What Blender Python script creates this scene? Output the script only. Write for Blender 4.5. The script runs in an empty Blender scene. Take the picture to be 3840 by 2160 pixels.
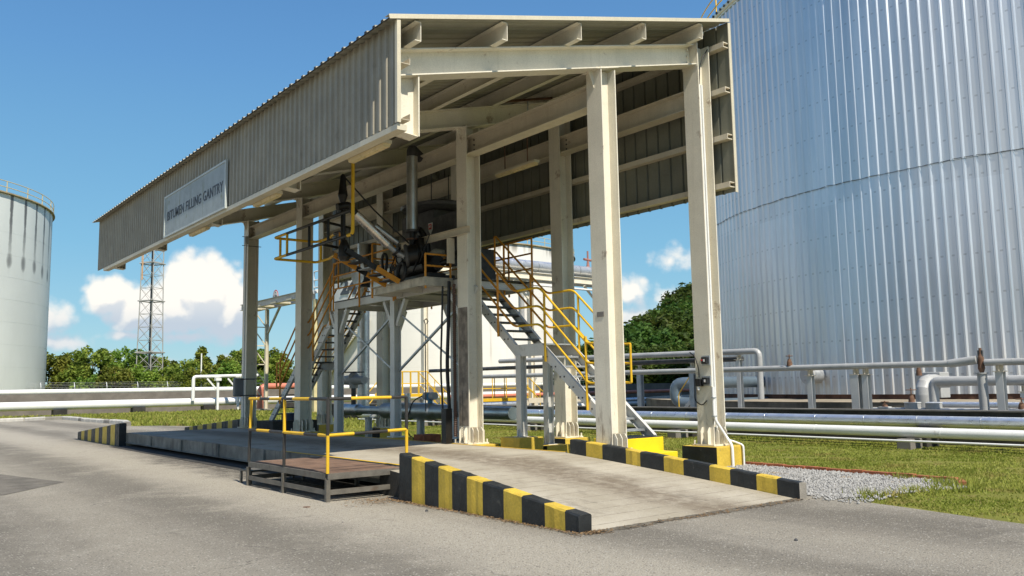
import bpy, math, random
import numpy as np
from mathutils import Vector, Matrix

scene = bpy.context.scene
R = math.radians
# ------------------------------------------------------------------ camera
CP = np.array([0.0, 0.0, 1.6])
RT = np.array([0.78871556, -0.61450219, -0.01774349])
UP = np.array([-0.05611083, -0.10070051, 0.99333327])
FW = np.array([0.61219224, 0.7824618, 0.11390428])
FPX = 3209.28
cam_data = bpy.data.cameras.new('camera')
cam = bpy.data.objects.new('camera', cam_data)
scene.collection.objects.link(cam)
cam.matrix_world = Matrix(((RT[0], UP[0], -FW[0], CP[0]), (RT[1], UP[1], -FW[1], CP[1]), (RT[2], UP[2], -FW[2], CP[2]), (0, 0, 0, 1)))
cam_data.sensor_width = 36.0
cam_data.lens = 36.0 * FPX / 3840.0
cam_data.clip_start = 0.05
cam_data.clip_end = 6000
scene.camera = cam
scene.view_settings.view_transform = 'Standard'
scene.view_settings.look = 'None'
scene.view_settings.gamma = 1.0
scene.view_settings.exposure = 0.55
# ------------------------------------------------------------------ sun
TOSUN = Vector((-0.08, -0.60, 0.80)).normalized()
sun_data = bpy.data.lights.new('sun', 'SUN')
sun_data.energy = 4.2
sun_data.angle = R(0.53)
sun_data.color = (1.0, 0.93, 0.80)
sun = bpy.data.objects.new('sun', sun_data)
scene.collection.objects.link(sun)
sun.rotation_euler = TOSUN.to_track_quat('Z', 'Y').to_euler()
# ------------------------------------------------------------------ world : sky + clouds
world = bpy.data.worlds.new('World')
scene.world = world
world.use_nodes = True

class NT:
    """small helper for node trees"""
    def __init__(s, tree): s.t = tree; s.n = tree.nodes; s.l = tree.links
    def new(s, kind, **kw):
        nd = s.n.new(kind)
        for k, v in kw.items(): setattr(nd, k, v)
        return nd
    def put(s, sock, v):
        if isinstance(v, bpy.types.NodeSocket): s.l.new(v, sock)
        elif v is not None: sock.default_value = v
    def math(s, op, a, b=None, c=None, clamp=False):
        nd = s.new('ShaderNodeMath', operation=op, use_clamp=clamp)
        s.put(nd.inputs[0], a)
        if b is not None: s.put(nd.inputs[1], b)
        if c is not None: s.put(nd.inputs[2], c)
        return nd.outputs[0]
    def mix(s, f, a, b):
        nd = s.new('ShaderNodeMix', data_type='RGBA')
        s.put(nd.inputs[0], f); s.put(nd.inputs[6], a); s.put(nd.inputs[7], b)
        return nd.outputs[2]
    def ramp(s, f, lo, hi, a=0.0, b=1.0, smooth=True):
        nd = s.new('ShaderNodeMapRange', interpolation_type='SMOOTHSTEP' if smooth else 'LINEAR')
        s.put(nd.inputs[0], f); s.put(nd.inputs[1], lo); s.put(nd.inputs[2], hi); s.put(nd.inputs[3], a); s.put(nd.inputs[4], b)
        return nd.outputs[0]
    def noise(s, vec, scale, detail=4.0, rough=0.55, out=0):
        nd = s.new('ShaderNodeTexNoise')
        s.put(nd.inputs['Vector'], vec); nd.inputs['Scale'].default_value = scale
        nd.inputs['Detail'].default_value = detail; nd.inputs['Roughness'].default_value = rough
        return nd.outputs[out]
    def xyz(s, a, b, c):
        nd = s.new('ShaderNodeCombineXYZ'); s.put(nd.inputs[0], a); s.put(nd.inputs[1], b); s.put(nd.inputs[2], c); return nd.outputs[0]
    def sep(s, v):
        nd = s.new('ShaderNodeSeparateXYZ'); s.put(nd.inputs[0], v); return nd.outputs
    def vmul(s, v, k):
        nd = s.new('ShaderNodeVectorMath', operation='MULTIPLY'); s.put(nd.inputs[0], v); nd.inputs[1].default_value = k; return nd.outputs[0]
    def vadd(s, v, k):
        nd = s.new('ShaderNodeVectorMath', operation='ADD'); s.put(nd.inputs[0], v); s.put(nd.inputs[1], k); return nd.outputs[0]

# clouds live at infinity, laid out by compass direction (radians: azimuth, elevation, half width, half height, weight)
CLOUDS = [(.312, .108, .054, .056, 1.7), (.282, .09, .045, .036, 1.4), (.342, .090, .034, .046, 1.5), (.220, .102, .034, .026, 1.3), (.255, .086, .045, .032, 1.3),
          (.165, .078, .028, .022, .75), (.177, .054, .04, .010, .6), (.225, .039, .024, .008, .55), (.245, .059, .045, .008, .55),
          (.30, .057, .05, .008, .5), (.35, .036, .03, .008, .5), (.265, .032, .03, .006, .5), (.803, .108, .024, .028, .62), (.808, .075, .04, .02, .50), (.86, .145, .04, .018, .36), (.85, .092, .04, .022, .45),
          (-.3, .14, .3, .09, 1.0), (-1.62, .25, .5, .26, 1.2), (1.6, .13, .25, .07, .95), (2.6, .2, .35, .1, 1.0)]
grp = bpy.data.node_groups.new('cloud_density', 'ShaderNodeTree')
grp.interface.new_socket('Dir', in_out='INPUT', socket_type='NodeSocketVector')
grp.interface.new_socket('Density', in_out='OUTPUT', socket_type='NodeSocketFloat')
g = NT(grp)
gi = g.new('NodeGroupInput'); go = g.new('NodeGroupOutput')
dirv = gi.outputs[0]
warp = g.noise(dirv, 14, 3, .6, out=1)
wx, wy, wz = g.sep(warp)
az, el, _ = g.sep(dirv)
az = g.math('MULTIPLY_ADD', g.math('SUBTRACT', wx, .5), .03, az)
el = g.math('MULTIPLY_ADD', g.math('SUBTRACT', wy, .5), .022, el)
tot = None
for a, e, rx, ry, w in CLOUDS:
    dx = g.math('DIVIDE', g.math('SUBTRACT', az, a), rx)
    dy = g.math('DIVIDE', g.math('SUBTRACT', el, e), ry)
    d2 = g.math('ADD', g.math('MULTIPLY', dx, dx), g.math('MULTIPLY', dy, dy))
    v = g.math('MULTIPLY', g.math('SUBTRACT', 1.0, g.math('SQRT', d2)), w)
    tot = v if tot is None else g.math('SMOOTH_MAX', tot, v, .12)
bill = g.new('ShaderNodeTexVoronoi', feature='F1')
bill.inputs['Scale'].default_value = 60; bill.inputs['Detail'].default_value = 1.0
g.put(bill.inputs['Vector'], dirv)
b2 = g.math('SUBTRACT', .5, bill.outputs['Distance'])
fine = g.math('SUBTRACT', g.noise(dirv, 45, 5, .62), .5)
tot = g.math('MULTIPLY_ADD', b2, .30, tot)
tot = g.math('MULTIPLY_ADD', fine, .50, tot)
g.l.new(tot, go.inputs[0])

w = NT(world.node_tree)
w.n.clear()
out = w.new('ShaderNodeOutputWorld'); bg = w.new('ShaderNodeBackground')
sky = w.new('ShaderNodeTexSky', sky_type='NISHITA')
sky.sun_disc = False
sky.sun_elevation = math.asin(TOSUN.z)
sky.sun_rotation = math.atan2(TOSUN.x, TOSUN.y) % (2 * math.pi)
sky.air_density = 1.0; sky.dust_density = 0.25; sky.ozone_density = 2.2
tc = w.new('ShaderNodeTexCoord')
nv = w.new('ShaderNodeVectorMath', operation='NORMALIZE'); w.l.new(tc.outputs['Generated'], nv.inputs[0])
X, Y, Z = w.sep(nv.outputs[0])
az = w.math('ARCTAN2', X, Y); el = w.math('ARCSINE', Z)
flat = w.xyz(az, el, 0.0)
def dens(v):
    nd = w.new('ShaderNodeGroup'); nd.node_tree = grp; w.l.new(v, nd.inputs[0]); return nd.outputs[0]
d0 = dens(flat)
d1 = dens(w.vadd(flat, (-.006, .016, 0)))
alpha = w.ramp(d0, -.10, .40)
alpha = w.math('MULTIPLY', alpha, w.ramp(el, .0, .04))
lit = w.ramp(w.math('SUBTRACT', d0, d1), -.28, .22)
core = w.ramp(d1, -.1, .85)
bright = w.math('SUBTRACT', w.math('MULTIPLY_ADD', lit, .70, .52), w.math('MULTIPLY', w.ramp(el, .115, .06), .62), clamp=True)
hs = w.new('ShaderNodeHueSaturation'); hs.inputs['Saturation'].default_value = 1.18; hs.inputs['Value'].default_value = 1.0
w.l.new(sky.outputs[0], hs.inputs['Color'])
grad = w.new('ShaderNodeValToRGB'); w.l.new(el, grad.inputs[0]); cr = grad.color_ramp
cr.elements[0].position = 0.0; cr.elements[0].color = (3.2, 5.7, 6.6, 1)
cr.elements[1].position = .62; cr.elements[1].color = (.55, 1.62, 4.3, 1)
e_ = cr.elements.new(.16); e_.color = (1.9, 4.5, 6.5, 1)
e_ = cr.elements.new(.36); e_.color = (1.2, 3.1, 5.9, 1)
skyc = w.mix(.80, hs.outputs[0], grad.outputs[0])
cloudc = w.mix(bright, (4.9, 5.5, 6.3, 1), (9.4, 8.9, 8.1, 1))
low = w.ramp(el, .0, .13, 1.0, 0.0)
cloudc = w.mix(w.math('MULTIPLY', low, .35), cloudc, (4.6, 5.6, 6.6, 1))
fin = w.mix(w.math('MULTIPLY', alpha, .96), skyc, cloudc)
w.l.new(fin, bg.inputs[0]); bg.inputs[1].default_value = 0.08
w.l.new(bg.outputs[0], out.inputs[0])

# ------------------------------------------------------------------ helpers
def ray(u, v):
    d = FW * FPX + RT * (u - 1920) - UP * (v - 1080)
    return d / np.linalg.norm(d)
def onx(u, v, x): d = ray(u, v); return Vector(CP + d * (x - CP[0]) / d[0])
def ony(u, v, y): d = ray(u, v); return Vector(CP + d * (y - CP[1]) / d[1])
def onz(u, v, z=0.0): d = ray(u, v); return Vector(CP + d * (z - CP[2]) / d[2])
def far(u, v, t): d = ray(u, v); return Vector(CP + d * t / math.hypot(d[0], d[1]))
V = Vector

class MB:
    """collects geometry for one mesh object (world coordinates)"""
    def __init__(s): s.v = []; s.f = []; s.mi = []; s.sm = []
    def add(s, vs, fs, mi=0, smooth=False):
        b = len(s.v); s.v += [tuple(p) for p in vs]
        for i, f in enumerate(fs):
            s.f.append([b + j for j in f]); s.mi.append(mi); s.sm.append(smooth if not isinstance(smooth, (list, tuple)) else smooth[i])
    def box(s, a, b, mi=0):
        x0, y0, z0 = [min(p, q) for p, q in zip(a, b)]; x1, y1, z1 = [max(p, q) for p, q in zip(a, b)]
        s.add([(x0, y0, z0), (x1, y0, z0), (x1, y1, z0), (x0, y1, z0), (x0, y0, z1), (x1, y0, z1), (x1, y1, z1), (x0, y1, z1)],
              [(0, 3, 2, 1), (4, 5, 6, 7), (0, 1, 5, 4), (1, 2, 6, 5), (2, 3, 7, 6), (3, 0, 4, 7)], mi)
        return s
    def ext(s, prof, p0, p1, up=(0, 0, 1), mi=0):
        """extrude a 2-D profile (side, up) from p0 to p1"""
        p0 = V(p0); p1 = V(p1); d = (p1 - p0).normalized(); u = V(up); u = (u - d * u.dot(d)).normalized(); r = d.cross(u)
        n = len(prof)
        vs = [p0 + r * a + u * b for a, b in prof] + [p1 + r * a + u * b for a, b in prof]
        fs = [tuple(range(n)), tuple(range(2 * n - 1, n - 1, -1))] + [(i, i + n, (i + 1) % n + n, (i + 1) % n) for i in range(n)]
        s.add(vs, fs, mi); return s
    def bar(s, p0, p1, wd, ht, up=(0, 0, 1), off=(0, 0), mi=0):
        a, b = wd / 2, ht / 2; x, y = off
        return s.ext([(x - a, y - b), (x + a, y - b), (x + a, y + b), (x - a, y + b)], p0, p1, up, mi)
    def ibeam(s, p0, p1, dp, wd, tf=.02, tw=.012, up=(0, 0, 1), mi=0):
        h, a, t = dp / 2, wd / 2, tw / 2
        return s.ext([(-a, -h), (a, -h), (a, -h + tf), (t, -h + tf), (t, h - tf), (a, h - tf), (a, h), (-a, h), (-a, h - tf), (-t, h - tf), (-t, -h + tf), (-a, -h + tf)], p0, p1, up, mi)
    def chan(s, p0, p1, dp, wd, t=.012, up=(0, 0, 1), side=1, mi=0):
        h = dp / 2; k = side
        pr = [(0, -h), (k * wd, -h), (k * wd, -h + t), (k * t, -h + t), (k * t, h - t), (k * wd, h - t), (k * wd, h), (0, h)]
        return s.ext(pr, p0, p1, up, mi)
    def angle(s, p0, p1, a, t=.008, up=(0, 0, 1), k=1, mi=0):
        return s.ext([(0, 0), (k * a, 0), (k * a, t), (k * t, t), (k * t, a), (0, a)], p0, p1, up, mi)
    def tube(s, pts, r, n=10, mi=0, caps=True, radii=None, mats=None):
        pts = [V(p) for p in pts]
        prev = None; rings = []
        for i, p in enumerate(pts):
            if i == 0: d = pts[1] - p
            elif i == len(pts) - 1: d = p - pts[i - 1]
            else: d = (pts[i + 1] - p).normalized() + (p - pts[i - 1]).normalized()
            d.normalize()
            if prev is None:
                u = d.orthogonal().normalized()
            else:
                u = (prev - d * prev.dot(d)).normalized()
            prev = u; w_ = d.cross(u)
            rr = radii[i] if radii else r
            k = 1.0
            if 0 < i < len(pts) - 1:
                c = (pts[i + 1] - p).normalized().dot((p - pts[i - 1]).normalized()); k = 1.0 / max(.5, math.sqrt((1 + c) / 2))
            rings.append([p + (u * math.cos(2 * math.pi * j / n) + w_ * math.sin(2 * math.pi * j / n)) * rr for j in range(n)])
        vs = [q for rg in rings for q in rg]
        for i in range(len(pts) - 1):
            m = mats[i] if mats else mi
            b = len(s.v)
            s.add(rings[i] + rings[i + 1], [(j, (j + 1) % n, n + (j + 1) % n, n + j) for j in range(n)], m, True)
        if caps:
            s.add(rings[0], [tuple(range(n - 1, -1, -1))], mats[0] if mats else mi)
            s.add(rings[-1], [tuple(range(n))], mats[-1] if mats else mi)
        return s
    def cyl(s, c, r, h, n=32, mi=0, r2=None, axis=(0, 0, 1)):
        a = V(axis).normalized(); return s.tube([V(c), V(c) + a * h], r, n, mi, True, [r, r2 if r2 is not None else r])
    def prism(s, poly, axis, lo, hi, mi=0):
        """polygon in the two other axes, extruded along axis (0,1,2)"""
        def p3(p, t):
            return [(t, p[0], p[1]), (p[0], t, p[1]), (p[0], p[1], t)][axis]
        n = len(poly); vs = [p3(p, lo) for p in poly] + [p3(p, hi) for p in poly]
        s.add(vs, [tuple(range(n)), tuple(range(2 * n - 1, n - 1, -1))] + [(i, i + n, (i + 1) % n + n, (i + 1) % n) for i in range(n)], mi); return s
    def arc(s, c, r, z, a0, a1, n, tr, nn=8, mi=0):
        return s.tube([(c[0] + r * math.cos(a0 + (a1 - a0) * i / n), c[1] + r * math.sin(a0 + (a1 - a0) * i / n), z) for i in range(n + 1)], tr, nn, mi, a1 - a0 < 6.28)

COL = scene.collection
def mesh_of(mb, name, origin=(0, 0, 0)):
    me = bpy.data.meshes.new(name)
    o = V(origin)
    me.from_pydata([(p[0] - o.x, p[1] - o.y, p[2] - o.z) for p in mb.v], [], mb.f)
    me.polygons.foreach_set('material_index', mb.mi); me.polygons.foreach_set('use_smooth', mb.sm)
    me.update()
    return me
def wloc(o):
    p = V((0, 0, 0))
    while o is not None: p = p + o.location; o = o.parent
    return p
def fixnormals(me):
    import bmesh
    bm = bmesh.new(); bm.from_mesh(me); bmesh.ops.recalc_face_normals(bm, faces=bm.faces[:]); bm.to_mesh(me); bm.free()
def build(mb, name, mats, parent=None, label=None, cat=None, group=None, kind=None, origin=None, bevel=0, fix=True):
    if not isinstance(mats, (list, tuple)): mats = [mats]
    if parent is not None: org = wloc(parent)
    elif origin is not None: org = V(origin)
    else: org = V((0, 0, 0))
    me = mesh_of(mb, name, org)
    if fix: fixnormals(me)
    for m in mats: me.materials.append(m)
    o = bpy.data.objects.new(name, me); COL.objects.link(o)
    if parent is not None: o.parent = parent
    else: o.location = org
    if bevel:
        b = o.modifiers.new('bevel', 'BEVEL'); b.width = bevel; b.segments = 2; b.limit_method = 'ANGLE'; b.angle_limit = R(40)
    tag(o, label, cat, group, kind); return o
def tag(o, label=None, cat=None, group=None, kind=None):
    for k, v in (('label', label), ('category', cat), ('group', group), ('kind', kind)):
        if v: o[k] = v
    return o
def thing(name, label, cat, loc=(0, 0, 0), group=None, rz=0):
    o = bpy.data.objects.new(name, None); o.empty_display_size = .2; COL.objects.link(o); o.location = V(loc); o.rotation_euler.z = rz
    return tag(o, label, cat, group)
def copy_tree(o, parent=None, loc=None, rz=None, label=None):
    c = o.copy(); COL.objects.link(c)
    if parent is not None: c.parent = parent
    if loc is not None: c.location = V(loc)
    if rz is not None: c.rotation_euler.z = rz
    if label: c['label'] = label
    for ch in list(o.children): copy_tree(ch, c)
    return c
def text_mesh(body, size, weight=.0, ext=.002):
    cu = bpy.data.curves.new('lettering', 'FONT'); cu.body = body; cu.size = size; cu.offset = weight; cu.extrude = ext
    cu.align_x = 'CENTER'; cu.align_y = 'CENTER'; cu.resolution_u = 3; cu.space_character = 1.07
    ob = bpy.data.objects.new('lettering', cu); COL.objects.link(ob)
    bpy.context.view_layer.update()
    me = bpy.data.meshes.new_from_object(ob.evaluated_get(bpy.context.evaluated_depsgraph_get()))
    bpy.data.objects.remove(ob); return me
def place_text(name, body, size, mat, parent, pos, xdir, updir, weight=0, sx=1.0, ext=.002):
    me = text_mesh(body, size, weight, ext); x = V(xdir).normalized(); u = V(updir).normalized(); n = x.cross(u)
    o = bpy.data.objects.new(name, me); COL.objects.link(o); me.materials.clear(); me.materials.append(mat)
    p = V(pos) - wloc(parent)
    me.transform(Matrix(((x.x * sx, u.x, n.x, p.x), (x.y * sx, u.y, n.y, p.y), (x.z * sx, u.z, n.z, p.z), (0, 0, 0, 1))))
    o.parent = parent; return o

# ------------------------------------------------------------------ materials
def mat(name, col, rough=.6, metal=0.0, var=.12, vscale=1.5, streak=0.0, scol=(.25, .22, .17), spots=0.0, spcol=(.12, .09, .06), bump=0.0, bscale=60, fine=.06, spec=.4, sscale=(9, 9, .35), world_co=False, spscale=2.2, foot=False):
    m = bpy.data.materials.new(name); m.use_nodes = True; t = NT(m.node_tree); bs = t.n['Principled BSDF']
    if world_co:
        co = t.new('ShaderNodeNewGeometry').outputs['Position']
    else:
        co = t.new('ShaderNodeTexCoord').outputs['Object']
    c = (*col, 1)
    n1 = t.noise(co, vscale, 5, .6)
    hi = tuple(min(1, x * (1 + var)) for x in col) + (1,); lo = tuple(x * (1 - var) for x in col) + (1,)
    cc = t.mix(t.ramp(n1, .3, .7), lo, hi)
    if fine:
        n2 = t.noise(co, bscale * 1.3, 3, .7)
        cc = t.mix(t.ramp(n2, .25, .75, 0, 1), t.mix(1.0, cc, cc), cc)
        mx = t.new('ShaderNodeMix', data_type='RGBA', blend_type='MULTIPLY'); mx.inputs[0].default_value = 1
        t.put(mx.inputs[6], cc); k = t.ramp(n2, .3, .7, 1 - fine * 2, 1 + fine)
        t.put(mx.inputs[7], t.xyz(k, k, k)); cc = mx.outputs[2]
    if streak:
        n3 = t.noise(t.vmul(co, sscale), 1.0, 5, .65)
        n4 = t.noise(co, .7, 3, .5)
        f = t.math('MULTIPLY', t.ramp(n3, .52, .80), t.ramp(n4, .35, .65, .3, 1.0))
        cc = t.mix(t.math('MULTIPLY', f, streak, clamp=True), cc, (*scol, 1))
    if spots:
        n5 = t.noise(co, spscale, 8, .72)
        cc = t.mix(t.math('MULTIPLY', t.ramp(n5, .60, .70), spots, clamp=True), cc, (*spcol, 1))
    if foot:
        fz = t.sep(co)[2]
        n6 = t.noise(t.vmul(co, (7, 7, 1.6)), 1.0, 6, .68)
        cc = t.mix(t.math('MULTIPLY', t.ramp(fz, .05, 1.3, 1, 0), t.ramp(n6, .52, .66, 0, .8)), cc, (.20, .135, .085, 1))
        n7 = t.noise(t.vmul(co, (11, 11, .5)), 1.0, 5, .7)
        cc = t.mix(t.ramp(n7, .69, .79, 0, .65), cc, (.30, .21, .12, 1))
    t.l.new(cc, bs.inputs['Base Color'])
    bs.inputs['Metallic'].default_value = metal
    bs.inputs['Specular IOR Level'].default_value = spec
    nr = t.noise(co, 7, 4, .6)
    t.l.new(t.ramp(nr, .3, .7, max(.05, rough - .1), min(1, rough + .1)), bs.inputs['Roughness'])
    if bump:
        bn = t.new('ShaderNodeBump'); bn.inputs['Strength'].default_value = bump; bn.inputs['Distance'].default_value = .01
        t.l.new(t.noise(co, bscale, 5, .7), bn.inputs['Height']); t.l.new(bn.outputs[0], bs.inputs['Normal'])
    return m
CREAM = mat('cream_paint', (.76, .705, .575), .55, var=.06, streak=.45, scol=(.42, .38, .27), spots=.6, spcol=(.22, .12, .06), bump=.12, foot=True)
CREAM2 = mat('girt_paint', (.62, .55, .42), .6, var=.08, streak=.35, scol=(.27, .18, .10), spots=.5, spcol=(.20, .10, .05))
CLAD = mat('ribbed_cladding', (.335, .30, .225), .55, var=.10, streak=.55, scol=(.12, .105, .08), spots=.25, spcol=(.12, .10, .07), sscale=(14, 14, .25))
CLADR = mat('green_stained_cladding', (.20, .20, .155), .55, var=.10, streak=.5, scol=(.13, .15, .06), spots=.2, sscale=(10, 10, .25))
ROOFM = mat('roof_sheet_paint', (.33, .315, .25), .5, var=.07, streak=.1)
TRIM = mat('cream_trim', (.62, .56, .42), .5, var=.06, streak=.2)
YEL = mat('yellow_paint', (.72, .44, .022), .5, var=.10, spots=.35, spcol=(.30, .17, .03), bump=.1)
YELK = mat('yellow_kerb_paint', (.62, .43, .055), .6, var=.14, spots=.7, spscale=6, spcol=(.24, .19, .08), streak=.45, scol=(.33, .25, .07), bump=.6, bscale=24, vscale=3)
YELB = mat('bright_yellow_paint', (.86, .60, .012), .5, var=.06, spots=.2, spcol=(.4, .25, .03), bump=.2)
BLKK = mat('black_kerb_paint', (.022, .024, .024), .55, var=.3, spots=.5, spscale=6, spcol=(.12, .11, .09), bump=.6, bscale=24, vscale=3)
BLKP = mat('black_rail_paint', (.035, .033, .03), .5, var=.3, spots=.3, spcol=(.12, .08, .05))
BLACK = mat('bitumen_black', (.012, .011, .010), .38, var=.4, bump=.3)
RUBBER = mat('black_rubber', (.015, .015, .016), .5, var=.3)
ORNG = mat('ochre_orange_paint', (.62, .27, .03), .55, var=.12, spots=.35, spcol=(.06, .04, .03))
CREAMD = mat('soiled_cream_edge', (.50, .46, .37), .7, var=.2, vscale=4, streak=.9, scol=(.14, .10, .07), sscale=(6, 6, 2), spots=.9, spcol=(.10, .07, .05))
CONC = mat('weathered_concrete', (.30, .275, .235), .9, var=.2, vscale=1.1, spots=.45, spcol=(.10, .09, .075), bump=.5, bscale=40, fine=.1)
DCONC = mat('dark_concrete', (.045, .042, .036), .9, var=.35, vscale=1.5, spots=.6, spcol=(.16, .15, .12), bump=.5, bscale=30, streak=.3, scol=(.14, .13, .11))
GCONC = mat('grey_concrete', (.20, .185, .165), .9, var=.22, vscale=.8, spots=.4, spcol=(.10, .09, .08), bump=.5, bscale=30)
ALU = mat('aluminium_jacket', (.78, .80, .82), .36, .8, var=.06, vscale=2)
ALU2 = mat('dull_aluminium', (.58, .59, .58), .42, 1.0, var=.12, vscale=3, spots=.25, spcol=(.25, .24, .22))
GALV = mat('galvanised_steel', (.46, .475, .48), .5, .55, var=.12, vscale=4, streak=.3, scol=(.22, .21, .19))
GREYP = mat('grey_pipe_paint', (.42, .42, .405), .5, .1, var=.10, streak=.25, spots=.35, spcol=(.14, .13, .11))
WHITEP = mat('white_pipe_paint', (.80, .80, .77), .45, var=.04, spots=.35, spcol=(.32, .28, .22), spscale=1.3)
WHITET = mat('white_tank_paint', (.80, .765, .70), .5, var=.04, vscale=.2, streak=.35, scol=(.50, .43, .34), sscale=(1.2, 1.2, .08))
RUST = mat('rusty_steel', (.16, .085, .05), .8, var=.3, vscale=6, spots=.6, spcol=(.07, .045, .03), bump=.3)
DKST = mat('dark_steel', (.16, .145, .12), .6, .25, var=.2, vscale=5, spots=.5, spcol=(.12, .07, .04))
ORP = mat('salmon_red_pipe', (.58, .20, .13), .5, var=.1, spots=.4, spcol=(.3, .1, .06))
BRICK = mat('red_brick', (.36, .12, .055), .85, var=.25, vscale=9, bump=.4)
BLUED = mat('dark_blue_paint', (.012, .022, .06), .4, var=.15)
BLUEV = mat('blue_valve_paint', (.05, .20, .36), .45, var=.1)
SIGNW = mat('sign_panel_paint', (.33, .365, .36), .5, var=.08, streak=1.0, scol=(.15, .165, .06), sscale=(3, 5, .6), spots=.75, spcol=(.17, .19, .09), spscale=1.8)
SIGNF = mat('sign_frame_paint', (.52, .56, .53), .5, var=.08)
INK = mat('faded_black_lettering', (.075, .085, .10), .6, var=.3, fine=.2)
REDP = mat('red_paint', (.55, .05, .05), .5, var=.1)
WHT = mat('white_plate', (.78, .76, .72), .5, var=.05)
LENS = mat('yellowed_diffuser', (.70, .56, .30), .35, var=.08)
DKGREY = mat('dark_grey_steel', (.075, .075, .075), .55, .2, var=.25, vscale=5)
STUCCO = mat('bund_render', (.175, .155, .135), .95, var=.16, vscale=1.2, bump=.4, spots=.3, spcol=(.10, .09, .075))
GREENF = mat('green_fence_mesh', (.10, .22, .17), .7, var=.1)
# ================================================================== ground, road, ramp, deck
def poly_sheet(name, pts, z, m, kind='structure'):
    mb = MB(); mb.add([(x, y, z) for x, y in pts], [tuple(range(len(pts)))])
    o = build(mb, name, m, kind=kind, fix=False)
    me = o.data
    if me.polygons[0].normal.z < 0: me.flip_normals()
    return o

def soil_mat():
    m = bpy.data.materials.new('grass_turf'); m.use_nodes = True; t = NT(m.node_tree); bs = t.n['Principled BSDF']
    co = t.new('ShaderNodeNewGeometry').outputs['Position']
    a = t.noise(co, .22, 5, .6); b = t.noise(co, 3.0, 6, .7); c = t.noise(co, 22, 4, .7)
    col = t.mix(t.ramp(a, .35, .65), (.16, .175, .034, 1), (.22, .215, .05, 1))
    col = t.mix(t.ramp(b, .50, .72), col, (.22, .17, .065, 1))
    col = t.mix(t.math('MULTIPLY', t.ramp(c, .45, .7), .45), col, (.06, .08, .016, 1))
    t.l.new(col, bs.inputs['Base Color']); bs.inputs['Roughness'].default_value = .95; bs.inputs['Specular IOR Level'].default_value = .1
    bn = t.new('ShaderNodeBump'); bn.inputs['Strength'].default_value = .8; bn.inputs['Distance'].default_value = .04
    t.l.new(c, bn.inputs['Height']); t.l.new(bn.outputs[0], bs.inputs['Normal'])
    return m
TURF = soil_mat()
def asphalt_mat():
    m = bpy.data.materials.new('worn_asphalt'); m.use_nodes = True; t = NT(m.node_tree); bs = t.n['Principled BSDF']
    co = t.new('ShaderNodeNewGeometry').outputs['Position']
    x, y, z = t.sep(co)
    big = t.noise(co, .16, 5, .6); mid = t.noise(co, .9, 6, .65)
    wcol = t.noise(co, .35, 3, .5, out=1)
    col = t.mix(t.ramp(big, .36, .64), (.232, .21, .172, 1), (.315, .288, .238, 1))
    # wheel paths run along the lane past the platform, darker and smoother, with dusty verges between
    lane = t.math('MULTIPLY_ADD', t.math('SUBTRACT', big, .5), 1.1, x)
    lane = t.math('MULTIPLY_ADD', t.math('SUBTRACT', mid, .5), .5, lane)
    tr = t.math('COSINE', t.math('MULTIPLY', t.math('SUBTRACT', lane, 3.9), 2.3))
    col = t.mix(t.math('MULTIPLY', t.ramp(tr, -.1, .9), .55), col, (.150, .135, .110, 1))
    col = t.mix(t.math('MULTIPLY', t.ramp(tr, -.3, -.95), .45), col, (.38, .345, .28, 1))
    dust = t.math('MULTIPLY', t.ramp(mid, .50, .72), .55)
    col = t.mix(dust, col, (.38, .348, .285, 1))
    # pale cement dust along the foot of the deck and kerb
    edge = t.math('ABSOLUTE', t.math('SUBTRACT', t.math('MULTIPLY_ADD', t.math('SUBTRACT', mid, .5), 1.8, x), 5.3))
    col = t.mix(t.math('MULTIPLY', t.ramp(edge, .2, 1.5, 1, 0), .75), col, (.43, .39, .315, 1))
    # black tarry grit beside the deck pit
    gx = t.math('ABSOLUTE', t.math('SUBTRACT', t.math('MULTIPLY_ADD', t.math('SUBTRACT', mid, .5), 1.6, x), 6.5)); gy = t.math('ABSOLUTE', t.math('SUBTRACT', y, 18.0))
    col = t.mix(t.math('MULTIPLY', t.math('MULTIPLY', t.ramp(gx, .3, 1.1, 1, 0), t.ramp(gy, 3.0, 6.0, 1, 0)), t.ramp(t.noise(co, 4, 6, .75), .35, .6, .2, .85)), col, (.085, .075, .062, 1))
    # hairline cracks
    ce = t.new('ShaderNodeTexVoronoi', feature='DISTANCE_TO_EDGE'); ce.inputs['Scale'].default_value = .33
    wv = t.noise(co, 1.6, 5, .65, out=1); t.l.new(t.vadd(t.vmul(co, (1, 1, 0)), t.vmul(wv, (.9, .9, 0))), ce.inputs['Vector'])
    col = t.mix(t.math('MULTIPLY', t.ramp(ce.outputs['Distance'], .002, .007, 1, 0), t.ramp(mid, .50, .64, 0, .55)), col, (.08, .07, .06, 1))
    # dark oil stains
    st = t.noise(t.vmul(co, (1, .55, 1)), .75, 7, .7)
    col = t.mix(t.math('MULTIPLY', t.ramp(st, .64, .72), .5), col, (.11, .10, .085, 1))
    # aggregate : pale and dark stones
    vo = t.new('ShaderNodeTexVoronoi', feature='F1'); vo.inputs['Scale'].default_value = 38; t.l.new(co, vo.inputs['Vector'])
    sp = t.sep(vo.outputs['Color'])
    inside = t.ramp(vo.outputs['Distance'], .30, .42, 1, 0)
    col = t.mix(t.math('MULTIPLY', inside, t.ramp(sp[0], .70, .86, 0, .75)), col, (.55, .52, .45, 1))
    col = t.mix(t.math('MULTIPLY', inside, t.ramp(sp[1], .70, .86, 0, .75)), col, (.085, .078, .068, 1))
    fine = t.noise(co, 70, 5, .75)
    k = t.ramp(fine, .33, .67, .70, 1.22)
    mx = t.new('ShaderNodeMix', data_type='RGBA', blend_type='MULTIPLY'); mx.inputs[0].default_value = 1
    t.put(mx.inputs[6], col); t.put(mx.inputs[7], t.xyz(k, k, k))
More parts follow.
